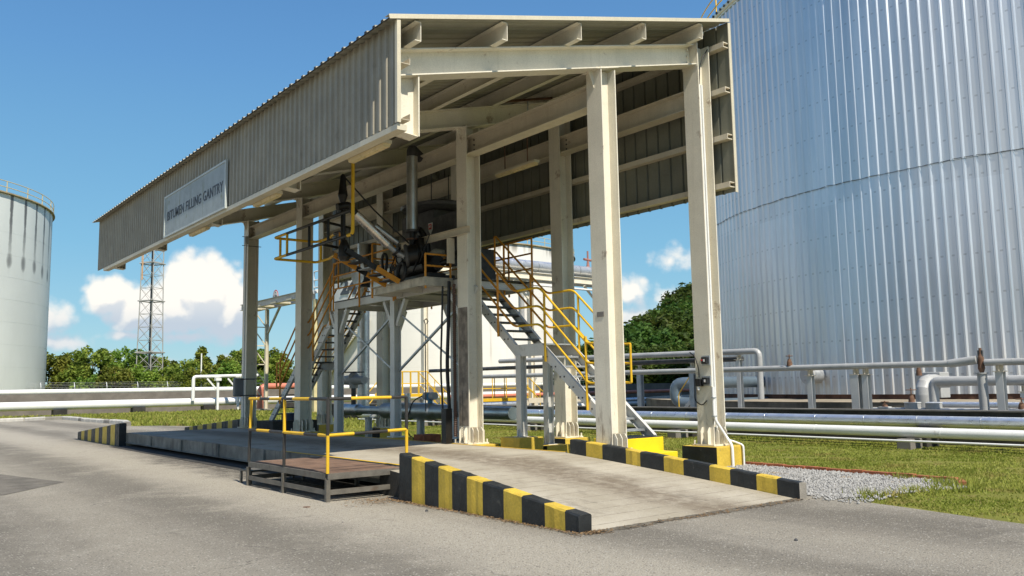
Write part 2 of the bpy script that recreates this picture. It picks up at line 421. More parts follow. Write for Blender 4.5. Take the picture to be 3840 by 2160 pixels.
    t.l.new(mx.outputs[2], bs.inputs['Base Color']); bs.inputs['Roughness'].default_value = .92; bs.inputs['Specular IOR Level'].default_value = .25
    bn = t.new('ShaderNodeBump'); bn.inputs['Strength'].default_value = .9; bn.inputs['Distance'].default_value = .018
    hh = t.math('ADD', t.math('MULTIPLY', t.math('SUBTRACT', 1.0, vo.outputs['Distance']), .6), fine)
    t.l.new(hh, bn.inputs['Height']); t.l.new(bn.outputs[0], bs.inputs['Normal'])
    return m
ASPH = asphalt_mat()
def ramp_mat(name, groove):
    m = bpy.data.materials.new(name); m.use_nodes = True; t = NT(m.node_tree); bs = t.n['Principled BSDF']
    co = t.new('ShaderNodeNewGeometry').outputs['Position']; x, y, z = t.sep(co)
    a = t.noise(co, .8, 6, .62); b = t.noise(co, 6, 5, .65)
    col = t.mix(t.ramp(a, .32, .68), (.33, .292, .222, 1), (.45, .408, .325, 1))
    # brown tyre-borne bitumen soiling along the middle of the lane
    cx = t.math('ABSOLUTE', t.math('SUBTRACT', t.math('MULTIPLY_ADD', t.math('SUBTRACT', a, .5), 1.5, x), 8.75))
    trk = t.ramp(cx, .15, .95, 1, 0)
    col = t.mix(t.math('MULTIPLY', trk, t.ramp(b, .25, .62, .25, .78)), col, (.145, .11, .075, 1))
    st = t.noise(t.vmul(co, (1, .5, 1)), 1.3, 7, .7)
    col = t.mix(t.math('MULTIPLY', t.ramp(st, .57, .70), .6), col, (.15, .13, .10, 1))
    if groove:
        yy = t.math('MULTIPLY_ADD', t.math('SUBTRACT', a, .5), .05, y)
        gsaw = t.math('ABSOLUTE', t.math('SUBTRACT', t.math('FRACT', t.math('DIVIDE', yy, .30)), .5))
        gl = t.math('MULTIPLY', t.ramp(gsaw, .468, .486), t.ramp(b, .36, .58, .12, .8))
        col = t.mix(gl, col, (.12, .10, .075, 1))
    vo = t.new('ShaderNodeTexVoronoi', feature='F1'); vo.inputs['Scale'].default_value = 42; t.l.new(co, vo.inputs['Vector'])
    sp = t.sep(vo.outputs['Color']); inside = t.ramp(vo.outputs['Distance'], .25, .4, 1, 0)
    col = t.mix(t.math('MULTIPLY', inside, t.ramp(sp[0], .86, .94, 0, .55)), col, (.58, .55, .47, 1))
    f = t.noise(co, 90, 3, .7); k = t.ramp(f, .3, .7, .85, 1.1)
    mx = t.new('ShaderNodeMix', data_type='RGBA', blend_type='MULTIPLY'); mx.inputs[0].default_value = 1
    t.put(mx.inputs[6], col); t.put(mx.inputs[7], t.xyz(k, k, k))
    t.l.new(mx.outputs[2], bs.inputs['Base Color']); bs.inputs['Roughness'].default_value = .9; bs.inputs['Specular IOR Level'].default_value = .3
    bn = t.new('ShaderNodeBump'); bn.inputs['Strength'].default_value = .45; bn.inputs['Distance'].default_value = .01
    t.l.new(t.math('ADD', f, b), bn.inputs['Height']); t.l.new(bn.outputs[0], bs.inputs['Normal'])
    return m
RAMPM = ramp_mat('soiled_ramp_concrete', True); DECKM = ramp_mat('soiled_deck_concrete', False)

poly_sheet('ground', [(-900, -500), (1200, -500), (1200, 1500), (-900, 1500)], 0.0, TURF)
poly_sheet('asphalt_road', [(-60, -60), (8.6, -60), (9.2, -10), (9.8, 1.5), (10.15, 3.6), (10.32, 4.6), (10.55, 5.6), (10.72, 6.5), (10.75, 12), (10.75, 28), (11.4, 31), (12.6, 36), (13.2, 40.5),
                            (12.3, 43.2), (11.2, 44.2), (11.7, 47.6), (11.4, 50), (11.2, 54), (11.3, 57), (11.2, 60.2), (9.6, 60.9), (7.6, 59.9), (4, 59.7), (-10, 59.4), (-60, 58)], 0.012, ASPH)
# asphalt repair patch and seam
PATCH = mat('patched_asphalt', (.155, .14, .115), .95, var=.25, vscale=2, bump=.6, bscale=70, fine=.2)
poly_sheet('asphalt_road', [(-1.0, 21.5), (2.65, 20.2), (3.3, 17.5), (2.15, 16.0), (-1.2, 17.8)], 0.017, PATCH)

DY1, DY2, DXL, DXR, DZ = 11.70, 27.88, 6.915, 10.36, .406
# approach ramps (solid wedges)
for nm, ya, yb in (('concrete_ramp', 7.0, DY1 - .012), ('concrete_ramp', 33.8, DY2 + .012)):
    mb = MB(); sg = 1 if yb > ya else -1
    xl = 6.535 if sg > 0 else 6.9
    ys = [ya + (yb - ya) * i / 8 for i in range(9)]
    def hz(t): return .018 + (DZ - .02) * (t + .16 * t * (1 - t))
    for i in range(8):
        z0 = hz(i / 8); z1 = hz((i + 1) / 8)
        mb.add([(xl, ys[i], z0), (10.285, ys[i], z0), (10.285, ys[i + 1], z1), (xl, ys[i + 1], z1)], [(0, 1, 2, 3)], 0)
    mb.add([(xl, ya, -.05), (10.285, ya, -.05), (10.285, ya, hz(0)), (xl, ya, hz(0))], [(0, 1, 2, 3)], 0)
    mb.add([(xl, ys[i], hz(i / 8)) for i in range(9)] + [(xl, yb, -.05), (xl, ya, -.05)], [tuple(range(11))], 1)  # side face coloured dark, painting in the shade of the void beside it
    mb.add([(xl, yb, -.05), (10.285, yb, -.05), (10.285, yb, hz(1)), (xl, yb, hz(1))], [(0, 1, 2, 3)], 0)
    build(mb, nm, [RAMPM, DCONC], kind='structure')

wd = thing('weighbridge_deck', 'long grey concrete truck deck between two sloped ramps under the canopy', 'truck deck', (8.6, 11.7, 0))
mb = MB(); mb.box((DXL + .03, DY1, DZ - .16), (DXR, DY2, DZ)); build(mb, 'deck_slab', DECKM, wd, bevel=.01)
mb = MB()
SIDEM = mat('stained_side_beam', (.20, .195, .165), .85, var=.3, vscale=2, streak=1.0, scol=(.035, .035, .03), sscale=(5, 5, .8), spots=.5, spcol=(.03, .03, .028), bump=.3)
mb.box((DXL, DY1, .12), (DXL + .029, DY2, DZ - .002)); mb.box((DXL - .05, DY1, .105), (DXL + .03, DY2, .119))
for k in range(1, 6):
    yy = DY1 + k * 2.7; mb.box((DXL - .045, yy, .12), (DXL - .001, yy + .02, DZ - .01))
build(mb, 'side_beam', SIDEM, wd)
mb = MB()
for k in range(7):
    yy = DY1 + .4 + k * 2.56; mb.box((DXL + .35, yy, 0), (DXR - .2, yy + .4, .24))
build(mb, 'support_block', DCONC, wd)
mb = MB(); mb.box((DXL + .002, DY1 + .01, DZ + .003), (DXL + .07, DY1 + 4.6, DZ + .007)); mb.box((DXR - .07, DY1 + .01, DZ + .003), (DXR - .01, DY2 - .1, DZ + .007)); build(mb, 'edge_line', YEL, wd)
mb = MB(); mb.box((DXL - .5, DY1 + .1, .0), (DXL + .3, DY2, .02)); build(mb, 'deck_pit', DCONC, wd)

JOINT = mat('gritty_joint_dirt', (.12, .105, .08), .95, var=.5, vscale=7, bump=.8, bscale=50, spots=.8, spcol=(.22, .19, .13))
mb = MB(); rj = random.Random(6); N_ = 60
up_ = [(6.5 + 3.8 * i / N_, 7.0 + rj.uniform(-.01, .03)) for i in range(N_ + 1)]; dn_ = [(6.5 + 3.8 * i / N_, 6.90 + rj.uniform(-.07, .03)) for i in range(N_ + 1)]
for i in range(N_): mb.add([(*dn_[i], .0165), (*dn_[i + 1], .0165), (*up_[i + 1], .0225), (*up_[i], .0225)], [(0, 1, 2, 3)])
build(mb, 'concrete_ramp', JOINT, kind='structure')
# ------------------------------------------------------------------ striped kerbs
def kerb(label, x0, x1, y0, y1, zt0, zt1, n, first_black=True, curve=None, endm=None, marks=None):
    """striped kerb from (y0, top zt0) to (y1, top zt1), n stripes"""
    rnd = random.Random(int(abs(y0 * 100 + x0 * 7)))
    mb = MB(); N = n * 4
    cut = [i / n for i in range(n + 1)]
    js = [0] + [cut[i] + rnd.uniform(-.10, .10) / n for i in range(1, n)] + [1]
    if marks: js = [0] + [m_ + rnd.uniform(-.004, .004) for m_ in marks] + [1]
    rows = []
    ts = []
    for i in range(n):
        for q in range(4): ts.append((js[i] + (js[i + 1] - js[i]) * q / 4, i))
    ts.append((1.0, n - 1))
    c = .018
    for t, i in ts:
        y = y0 + (y1 - y0) * t; z = zt0 + (zt1 - zt0) * (t if curve is None else curve(t))
        j = rnd.uniform(-.006, .006)
        q_ = [rnd.uniform(-.012, .012) for _ in range(6)]; q_[0] = q_[1]
        rows.append([(x0 + j, y + q_[0], -.03), (x0 + j, y + q_[1], z - c + q_[3] * .4), (x0 + c + q_[4] * .5, y + q_[2], z + j * .6), (x1 - c, y + q_[3], z + j * .6), (x1, y + q_[4], z - c), (x1, y + q_[5], -.03)])
    for k in range(len(ts) - 1):
        mi = (ts[k][1] + (0 if first_black else 1)) % 2
        mb.add(rows[k] + rows[k + 1], [(a, a + 1, a + 7, a + 6) for a in range(5)], mi)
    mb.add(rows[0], [(0, 1, 2, 3, 4, 5)], 0); mb.add(rows[-1], [(5, 4, 3, 2, 1, 0)], 2 if endm else 0)
    return build(mb, 'striped_kerb', [BLKK, YELK] + ([endm] if endm else []), label=label, cat='kerb', group='black and yellow striped kerbs at the ramps')
kerb('tall black and yellow kerb wall nearest the camera, at the left of the near ramp', 6.345, 6.53, 10.78, 7.01, .68, .205, 11, marks=[.088, .18, .265, .35, .443, .533, .645, .74, .844, .936])
kerb('low black and yellow kerb along the right of the near ramp, ending beside the gravel', 10.29, 10.442, 11.55, 6.93, .645, .235, 11, curve=lambda t: t ** 1.1, endm=CONC, marks=[.091, .175, .292, .37, .474, .563, .669, .753, .848, .926])
kerb('wedge shaped black and yellow kerb at the far left end of the deck', 6.70, 6.90, 27.9, 33.6, .70, .27, 11)
kerb('partly hidden far kerb behind the most distant gantry column', 10.38, 10.58, 28.0, 33.6, .68, .27, 11)

# ================================================================== gantry canopy
Y0, SP, XA, XB, CD, CB, SL = 10.858, 4.2354, 10.457, 13.162, .366, .385, .2503
FY = [Y0 + SP * k for k in range(5)]
def zrb(x): return 6.316 + SL * (x - 6.664)         # underside of the rafters
RD = .424
def zroof(x): return 6.892 + SL * (x - 5.909)
RY0, RY1, RX0, RX1 = 10.303, 28.58, 5.909, 13.748
gan = thing('gantry_canopy', 'long cream steel truck canopy with ribbed grey cladding and a sloping roof', 'canopy', (11.0, 10.86, .45))
ZB = {}
for k in range(5):
    for x, row in ((XA, 'A'), (XB, 'B')):
        if row == 'A' and k == 2: continue
        mb = MB(); xc = x + CD / 2; zb = .43
        zt = zrb(xc) - (.02 if row == 'A' else -.45)
        if row == 'B': zt = zrb(x) + RD + .02
        mb.ibeam((xc, FY[k], zb), (xc, FY[k], zt), CD, CB, .022, .014, up=(1, 0, 0))
        col = build(mb, 'column', CREAM, gan, bevel=0)
        first = (row == 'A' and k == 0)
        mb = MB(); mb.box((x - (.004 if first else .09), FY[k] - CB / 2 - .07, zb - .03), (x + CD + .09, FY[k] + CB / 2 + .07, zb + .0)); 
        for dx in ((CD + .06,) if first else (-.06, CD + .06)):
            for dy in (-1, 1): mb.cyl((x + dx, FY[k] + dy * (CB / 2 + .04), zb), .018, .07, 8)
        build(mb, 'base_plate', CREAM, col)
        mb = MB(); h = .32
        def gus(p0, dirx, diry, t):
            px, py = p0; L = .085
            prof = [(0, zb + .002), (L, zb + .002), (L, zb + h - .09), (L - .05, zb + h), (0, zb + h)]
            if dirx: mb.prism([(px + dirx * a, b) for a, b in prof], 1, py - t / 2, py + t / 2)
            else: mb.prism([(py + diry * a, b) for a, b in prof], 0, px - t / 2, px + t / 2)
        for dy in (-.11, .06):
            if not first: gus((x - .001, FY[k] + dy), -1, 0, .014)
            gus((x + CD + .001, FY[k] + dy), 1, 0, .014)
        for dx in (.06, .18, .30):
            mb.prism([(FY[k] - CB / 2 - .07, zb + .002), (FY[k] - .02, zb + .002), (FY[k] - .02, zb + h), (FY[k] - CB / 2 - .02, zb + h), (FY[k] - CB / 2 - .07, zb + h - .08)], 0, x + dx - .007, x + dx + .007)
            mb.prism([(FY[k] + CB / 2 + .07, zb + .002), (FY[k] + .02, zb + .002), (FY[k] + .02, zb + h), (FY[k] + CB / 2 + .02, zb + h), (FY[k] + CB / 2 + .07, zb + h - .08)], 0, x + dx - .007, x + dx + .007)
        build(mb, 'stiffener', CREAM, col)
        if row == 'A':
            mb = MB(); zz = zrb(x)
            mb.bar((x - .09, FY[k], zrb(x - .09) - .008), (x + CD + .09, FY[k], zrb(x + CD + .09) - .008), CB + .02, .014)
            mb.prism([(x - .15, zt - .004), (x - .001, zt - .004), (x - .001, zt - .36)], 1, FY[k] - .01, FY[k] + .01)
            mb.prism([(x + CD + .12, zt - .004), (x + CD + .001, zt - .004), (x + CD + .001, zt - .3)], 1, FY[k] - .01, FY[k] + .01)
            build(mb, 'cap_gusset', CREAM, col)
# rafters, with drop post (haunch) behind the left fascia
for k in range(5):
    mb = MB(); a = V((6.18, FY[k], zrb(6.18) + RD / 2)); b = V((XB - .012, FY[k], zrb(XB - .012) + RD / 2))
    mb.ibeam(a, b, RD * math.cos(math.atan(SL)), .30 if k else .34, .02, .012)
    raf = build(mb, 'rafter', CREAM, gan)
    mb = MB(); yy = FY[k]; zt = zrb(6.2)
    mb.prism([(6.16, zrb(6.16) - .004), (6.644, zrb(6.644) - .004), (6.644, 5.37), (6.36, 5.40), (6.16, 5.50)], 1, yy - .006, yy + .006)
    mb.box((6.645, yy - .15, 5.36), (6.665, yy + .15, zrb(6.665) - .006))
    mb.prism([(6.16, 5.488), (6.36, 5.388), (6.644, 5.358), (6.644, 5.37), (6.36, 5.40), (6.16, 5.50)], 1, yy - .13, yy + .13)
    build(mb, 'haunch', CREAM, raf)
    mb = MB()
    for i in range(3):
        zc = zrb(XB - .1) + .08 + i * .13; mb.cyl((XB - .10, yy - .02, zc), .028, .016, 10, axis=(0, -1, 0))
    mb.box((XB - .010, yy - .2, zrb(XB) - .05), (XB - .002, yy + .2, zrb(XB) + RD + .03))
    build(mb, 'bolt_plate', CREAM, raf)
# eave struts along the lane between columns
for row, xc, zt in (('A', XA + CD / 2, 7.05), ('B', XB + CD / 2, 7.50)):
    ks = [(0, 1), (1, 3), (3, 4)] if row == 'A' else [(0, 1), (1, 2), (2, 3), (3, 4)]
    for a, b in ks:
        mb = MB(); mb.ibeam((xc, FY[a] + .008, zt - .2), (xc, FY[b] - .008, zt - .2), .40, .30, .018, .012)
        st = build(mb, 'eave_strut', CREAM2, gan)
        mb = MB()
        for i in range(3):
            for e, sg in ((a, 1), (b, -1)): mb.cyl((xc - .017, FY[e] + sg * .27, zt - .31 + i * .11), .02, .014, 8, axis=(-1, 0, 0))
        build(mb, 'bolt', DKGREY, st)
# purlins (C sections)
px = [6.48 + 1.6215 * i for i in range(5)]
for x in px:
    mb = MB(); zt = zroof(x) - .055
    mb.chan((x, RY0 + .05, zt - .15), (x, RY1 - .12, zt - .15), .30, .11, .011, side=-1)
    build(mb, 'purlin', CREAM, gan)
# roof sheeting : ribs run up the slope
mb = MB(); pit = .25; y = RY0; prof = []
while y < RY1 - .01:
    prof += [(y, 0), (y + pit * .62, 0), (y + pit * .70, .034), (y + pit * .92, .034)]; y += pit
prof.append((RY1, 0))
for i in range(len(prof) - 1):
    (ya, za), (yb, zb) = prof[i], prof[i + 1]
    mb.add([(RX0, ya, zroof(RX0) + za), (RX1, ya, zroof(RX1) + za), (RX1, yb, zroof(RX1) + zb), (RX0, yb, zroof(RX0) + zb)], [(0, 1, 2, 3)])
    mb.add([(RX0, ya, zroof(RX0) + za - .006), (RX1, ya, zroof(RX1) + za - .006), (RX1, yb, zroof(RX1) + zb - .006), (RX0, yb, zroof(RX0) + zb - .006)], [(3, 2, 1, 0)])
    mb.add([(RX0, ya, zroof(RX0) + za), (RX0, yb, zroof(RX0) + zb), (RX0, yb, zroof(RX0) + zb - .006), (RX0, ya, zroof(RX0) + za - .006)], [(0, 1, 2, 3)])
roof = build(mb, 'roof', ROOFM, gan)
mb = MB(); mb.bar((RX0, RY0 - .008, zroof(RX0) + .01), (RX1, RY0 - .008, zroof(RX1) + .01), .012, .06)
mb.bar((RX0, RY0 + .055, zroof(RX0) + .045), (RX1, RY0 + .055, zroof(RX1) + .045), .13, .008)
build(mb, 'roof_edge_trim', TRIM, roof)
mb = MB(); n = int((RY1 - RY0) / pit); pr_ = [(RY0 + .01, zroof(RX0) - .012)]
for i in range(n):
    yy = RY0 + pit * (i + .81); pr_ += [(yy - .03, zroof(RX0) - .006), (yy - .03, zroof(RX0) + .030), (yy + .03, zroof(RX0) + .030), (yy + .03, zroof(RX0) - .006)]
pr_ += [(RY1 - .01, zroof(RX0) - .012)]
lo = [(RX0 - .006, a_, b_) for a_, b_ in pr_]; lo2 = [(RX0 - .006, a_, zroof(RX0) - .013) for a_, b_ in pr_]
for i in range(len(pr_) - 1): mb.add([lo[i], lo[i + 1], lo2[i + 1], lo2[i]], [(0, 1, 2, 3)])
hi = [(p[0] + .03, p[1], p[2]) for p in lo]
for i in range(len(pr_) - 1): mb.add([lo[i], lo[i + 1], hi[i + 1], hi[i]], [(0, 1, 2, 3)])
build(mb, 'rib_end', mat('rib_end_filler', (.05, .045, .04), .7), roof)

def ribbed(xp, y0, y1, zlo, zhi, pit, sgn, depth=.032, fr=(.55, .66, .89)):
    """vertical ribbed sheet in the plane x = xp, ribs standing out toward sgn"""
    mb = MB(); pr = []; y = y0
    while y < y1 - .01:
        pr += [(y, 0), (y + pit * fr[0], 0), (y + pit * fr[1], depth), (y + pit * fr[2], depth)]; y += pit
    pr = [p for p in pr if p[0] < y1] + [(y1, 0)]
    for i in range(len(pr) - 1):
        (ya, da), (yb, db) = pr[i], pr[i + 1]
        for off, flip in ((0, 0), (-.005 * sgn, 1)):
            vs = [(xp + sgn * da + off, ya, zlo), (xp + sgn * db + off, yb, zlo), (xp + sgn * db + off, yb, zhi), (xp + sgn * da + off, ya, zhi)]
            mb.add(vs, [(0, 1, 2, 3)])
    return mb
FXL, FY0_, FY1_, FZB = 6.09, 10.317, 28.52, 5.373
fas = build(ribbed(FXL, FY0_, FY1_, FZB, zroof(FXL) - .02, .2, -1), 'fascia_cladding', CLAD, gan)
mb = MB(); mb.box((FXL - .05, FY0_ - .014, FZB), (FXL + .012, FY0_ - .002, zroof(FXL) - .035)); mb.box((FXL - .05, FY0_ - .0015, FZB), (FXL - .040, FY0_ + .05, zroof(FXL) - .04))
build(mb, 'fascia_edge_trim', TRIM, fas)
for z in (5.44, 6.28):
    mb = MB(); mb.ext([(0, 0), (.18, 0), (.18, .10), (.172, .10), (.172, .008), (.008, .008), (.008, .10), (0, .10)], (FXL + .015, FY0_ + .03, z), (FXL + .015, FY1_ - .9, z), (0, 0, 1))
    build(mb, 'fascia_girt', CREAM2, gan)
mb = MB(); mb.bar((FXL + .05, FY0_ + .02, FZB - .055), (FXL + .05, FY1_ - .75, FZB - .055), .16, .085)
build(mb, 'fascia_bottom_rail', TRIM, gan)
RXC = 13.73
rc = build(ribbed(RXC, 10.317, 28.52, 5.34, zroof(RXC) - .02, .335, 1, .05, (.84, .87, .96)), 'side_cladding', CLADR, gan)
mb = MB(); mb.box((RXC - .02, 10.302, 5.33), (RXC + .055, 10.316, zroof(RXC) - .03)); build(mb, 'side_edge_trim', TRIM, rc)
for z in (5.42, 6.39, 7.35, 8.28):
    mb = MB(); mb.ext([(0, 0), (.16, 0), (.16, .02), (.012, .02), (.012, .09), (.16, .09), (.16, .11), (0, .11)], (RXC - .167, 10.33, z), (RXC - .167, 28.4, z), (0, 0, 1))
    build(mb, 'side_girt', CREAM2, gan)
# concrete plinths under the columns
def plinth(label, x0, x1, y0, y1, zt, mats=(BLKK, YELK), zb=-.03, g='painted concrete plinths under the gantry columns'):
    mb = MB(); mb.add([(x0, y0, zb), (x1, y0, zb), (x1, y1, zb), (x0, y1, zb), (x0, y0, zt), (x1, y0, zt), (x1, y1, zt), (x0, y1, zt)], [(4, 5, 6, 7), (0, 1, 5, 4), (2, 3, 7, 6)], 1)
    mb.add([(x0, y0, zb), (x1, y0, zb), (x1, y1, zb), (x0, y1, zb), (x0, y0, zt), (x1, y0, zt), (x1, y1, zt), (x0, y1, zt)], [(3, 0, 4, 7), (1, 2, 6, 5)], 0)
    return build(mb, 'column_plinth', list(mats), label=label, cat='plinth', group=g, bevel=.012)
e = .13
plinth('black and yellow concrete plinth under the front right gantry column, conduits bent over it', XB - .22, XB + CD + .24, Y0 - .42, Y0 + .42, .395)
plinth('low plinth under the gantry column that stands behind the near ramp kerb', XA + .02, XA + CD + .16, Y0 - .34, Y0 + .34, .395)
plinth('black plinth under the second column of the right row, past the stair posts', XB - .2, XB + CD + .2, FY[1] - .38, FY[1] + .38, .395)
for k, nm in ((1, 'yellow plinth under the column wrapped in black cables'), (3, 'yellow plinth under the column beside the blue drum'), (4, 'yellow plinth under the farthest left row column')):
    plinth(nm, XA - .075, XA + CD + .2, FY[k] - .45, FY[k] + .45, .398, mats=(YELK, YELK))
for k, nm in ((2, 'plinth hidden behind the thick silver pipe, third of the right row'), (3, 'plinth behind the valve, fourth of the right row'), (4, 'plinth of the farthest right row column')):
    plinth(nm, XB - .2, XB + CD + .2, FY[k] - .38, FY[k] + .38, .398)

# sign board
sg = thing('sign_board', 'mould stained white sign reading BITUMEN FILLING GANTRY on the ribbed fascia', 'sign', (6.02, 19.3, 5.38))
mb = MB(); mb.box((6.022, 17.24, 5.375), (6.05, 21.41, 6.315)); build(mb, 'panel', SIGNW, sg)
mb = MB()
for a, b in (((6.008, 17.19, 5.335), (6.055, 21.46, 5.374)), ((6.008, 17.19, 6.316), (6.055, 21.46, 6.355)), ((6.008, 17.19, 5.3745), (6.055, 17.239, 6.3155)), ((6.008, 21.411, 5.3745), (6.055, 21.46, 6.3155))): mb.box(a, b)
build(mb, 'frame', SIGNF, sg)
me_ = place_text('lettering', 'BITUMEN FILLING GANTRY', .315, INK, sg, (6.018, 19.30, 5.82), (0, -1, 0), (0, 0, 1), weight=.004, sx=.95)
ORD = 'first second third fourth fifth sixth seventh eighth ninth tenth eleventh twelfth thirteenth fourteenth fifteenth sixteenth seventeenth eighteenth nineteenth twentieth'.split()
def ordinal(i):
    """0-based index to an English ordinal"""
    if i < 20: return ORD[i]
    t_, r_ = divmod(i + 1, 10); tens = {2: 'twent', 3: 'thirt', 4: 'fort', 5: 'fift'}[t_]
    return tens + 'ieth' if r_ == 0 else tens + 'y-' + ORD[r_ - 1]
# ------------------------------------------------------------------ small part helpers
def ptube(par, name, m, pts, r, n=10, **kw):
    mb = MB(); mb.tube(pts, r, n); return build(mb, name, m, par, **kw)
def pbox(par, name, m, a, b, bevel=0, **kw):
    mb = MB(); mb.box(a, b); return build(mb, name, m, par, bevel=bevel, **kw)
def pbar(par, name, m, a, b, wd, ht, up=(0, 0, 1), **kw):
    mb = MB(); mb.bar(a, b, wd, ht, up); return build(mb, name, m, par, **kw)
def bend(pts, r=.12, n=4):
    """round the corners of a polyline"""
    pts = [V(p) for p in pts]; o = [pts[0]]
    for i in range(1, len(pts) - 1):
        p, a, b = pts[i], pts[i - 1], pts[i + 1]
        k = min(r, (a - p).length * .45, (b - p).length * .45)
        s_, e_ = p + (a - p).normalized() * k, p + (b - p).normalized() * k
        for q in range(n + 1):
            t = q / n; o.append(s_ * (1 - t) ** 2 + p * 2 * t * (1 - t) + e_ * t * t)
    return o + [pts[-1]]

# ================================================================== step platform at the deck's near edge
sp = thing('step_platform', 'rusty steel step platform with black and yellow handrails beside the deck', 'platform', (5.53, 11.4, 0))
PX0, PX1, PY0, PY1, PZ = 5.53, 6.80, 11.40, 14.40, .41
mb = MB(); mb.box((PX0 + .04, PY0 + .04, PZ - .02), (PX1, PY0 + .30, PZ - .004)); mb.box((PX0 + .04, PY0 + .31, PZ - .02), (PX1, PY0 + .50, PZ - .002)); mb.box((PX0 + .04, PY0 + .51, PZ - .02), (PX1, PY1 - .04, PZ))
RUSTP = mat('rusty_chequer_plate', (.20, .125, .085), .75, .15, var=.25, vscale=3, spots=.5, spcol=(.12, .06, .04), bump=.5, bscale=50)
build(mb, 'floor_plate', RUSTP, sp)
for a, b in (((PX0, PY0, 0), (PX1, PY0, 0)), ((PX0, PY1, 0), (PX1, PY1, 0)), ((PX0, PY0 + .035, 0), (PX0, PY1 - .035, 0)), ((PX1, PY0 + .035, 0), (PX1, PY1 - .035, 0))):
    for z, nm, h in ((PZ - .045, 'edge_frame', .085), (.145, 'lower_brace', .07)):
        pbar(sp, nm, DKST, (a[0], a[1], z), (b[0], b[1], z), .035, h)
for x in (PX0, PX1):
    for y in (PY0, 12.93, PY1):
        pbox(sp, 'leg', DKST, (x - .03, y - .03, 0), (x + .03, y + .03, PZ - .09))
def striped(par, name, pts, r, n_seg, seq):
    """rail in painted lengths; seq holds (fraction end, material index)"""
    mb = MB(); a, b = V(pts[0]), V(pts[1]); t0 = 0
    P_ = []; M_ = []
    for t, m_ in seq: P_.append(a.lerp(b, t0)); M_.append(m_); t0 = t
    P_.append(b); mb.tube(P_, r, n_seg, mats=M_); return build(mb, name, [BLKP, YEL], par)
zr1, zr2, r_ = .945, 1.465, .0245
xr = ony(1524, 1489, PY0).x
# posts : each is black below and yellow above or the other way round
def post(x, y, seq, lean=(0, 0)):
    mb = MB(); P_ = []; M_ = []
    z0 = PZ
    for z, m_ in seq: P_.append((x + lean[0] * (z0 - PZ), y + lean[1] * (z0 - PZ), z0)); M_.append(m_); z0 = z
    P_.append((x + lean[0] * (z0 - PZ), y + lean[1] * (z0 - PZ), z0)); mb.tube(P_, r_, 10, mats=M_); build(mb, 'post', [BLKP, YEL], sp)
post(PX0, PY1, ((zr1, 0), (zr2, 1)), (.03, 0)); post(PX0, 12.93, ((zr1, 0), (zr2, 1))); post(PX0, PY0, ((zr1, 1), (zr2, 0)))
post(xr, PY0, ((zr1 + .03, 1), (zr2, 0)))
striped(sp, 'top_rail', [(PX0, PY1, zr2), (PX0, PY0, zr2)], r_, 10, ((.16, 1), (.30, 0), (.46, 1), (.60, 0), (.80, 1), (1, 0)))
striped(sp, 'top_rail', [(PX0 + .01, PY0, zr2), (xr, PY0, zr2)], r_, 10, ((.27, 0), (.79, 1), (1, 0)))
striped(sp, 'middle_rail', [(PX0, PY1, zr1), (PX0, PY0, zr1)], r_, 10, ((.12, 0), (.30, 1), (.48, 0), (.74, 1), (.90, 0), (1, 1)))
striped(sp, 'middle_rail', [(PX0 + .01, PY0, zr1), (xr, PY0, zr1 + .03)], r_, 10, ((.31, 1), (.74, 0), (1, 1)))
lw = thing('low_step', 'small dark steel step at the far end of the rusty platform', 'step', (5.6, 14.6, 0))
pbox(lw, 'tread', DKST, (5.58, 14.46, .22), (6.6, 14.95, .25))
for x in (5.60, 6.56):
    for y in (14.49, 14.92): pbox(lw, 'leg', DKST, (x - .02, y - .02, 0), (x + .02, y + .02, .219))

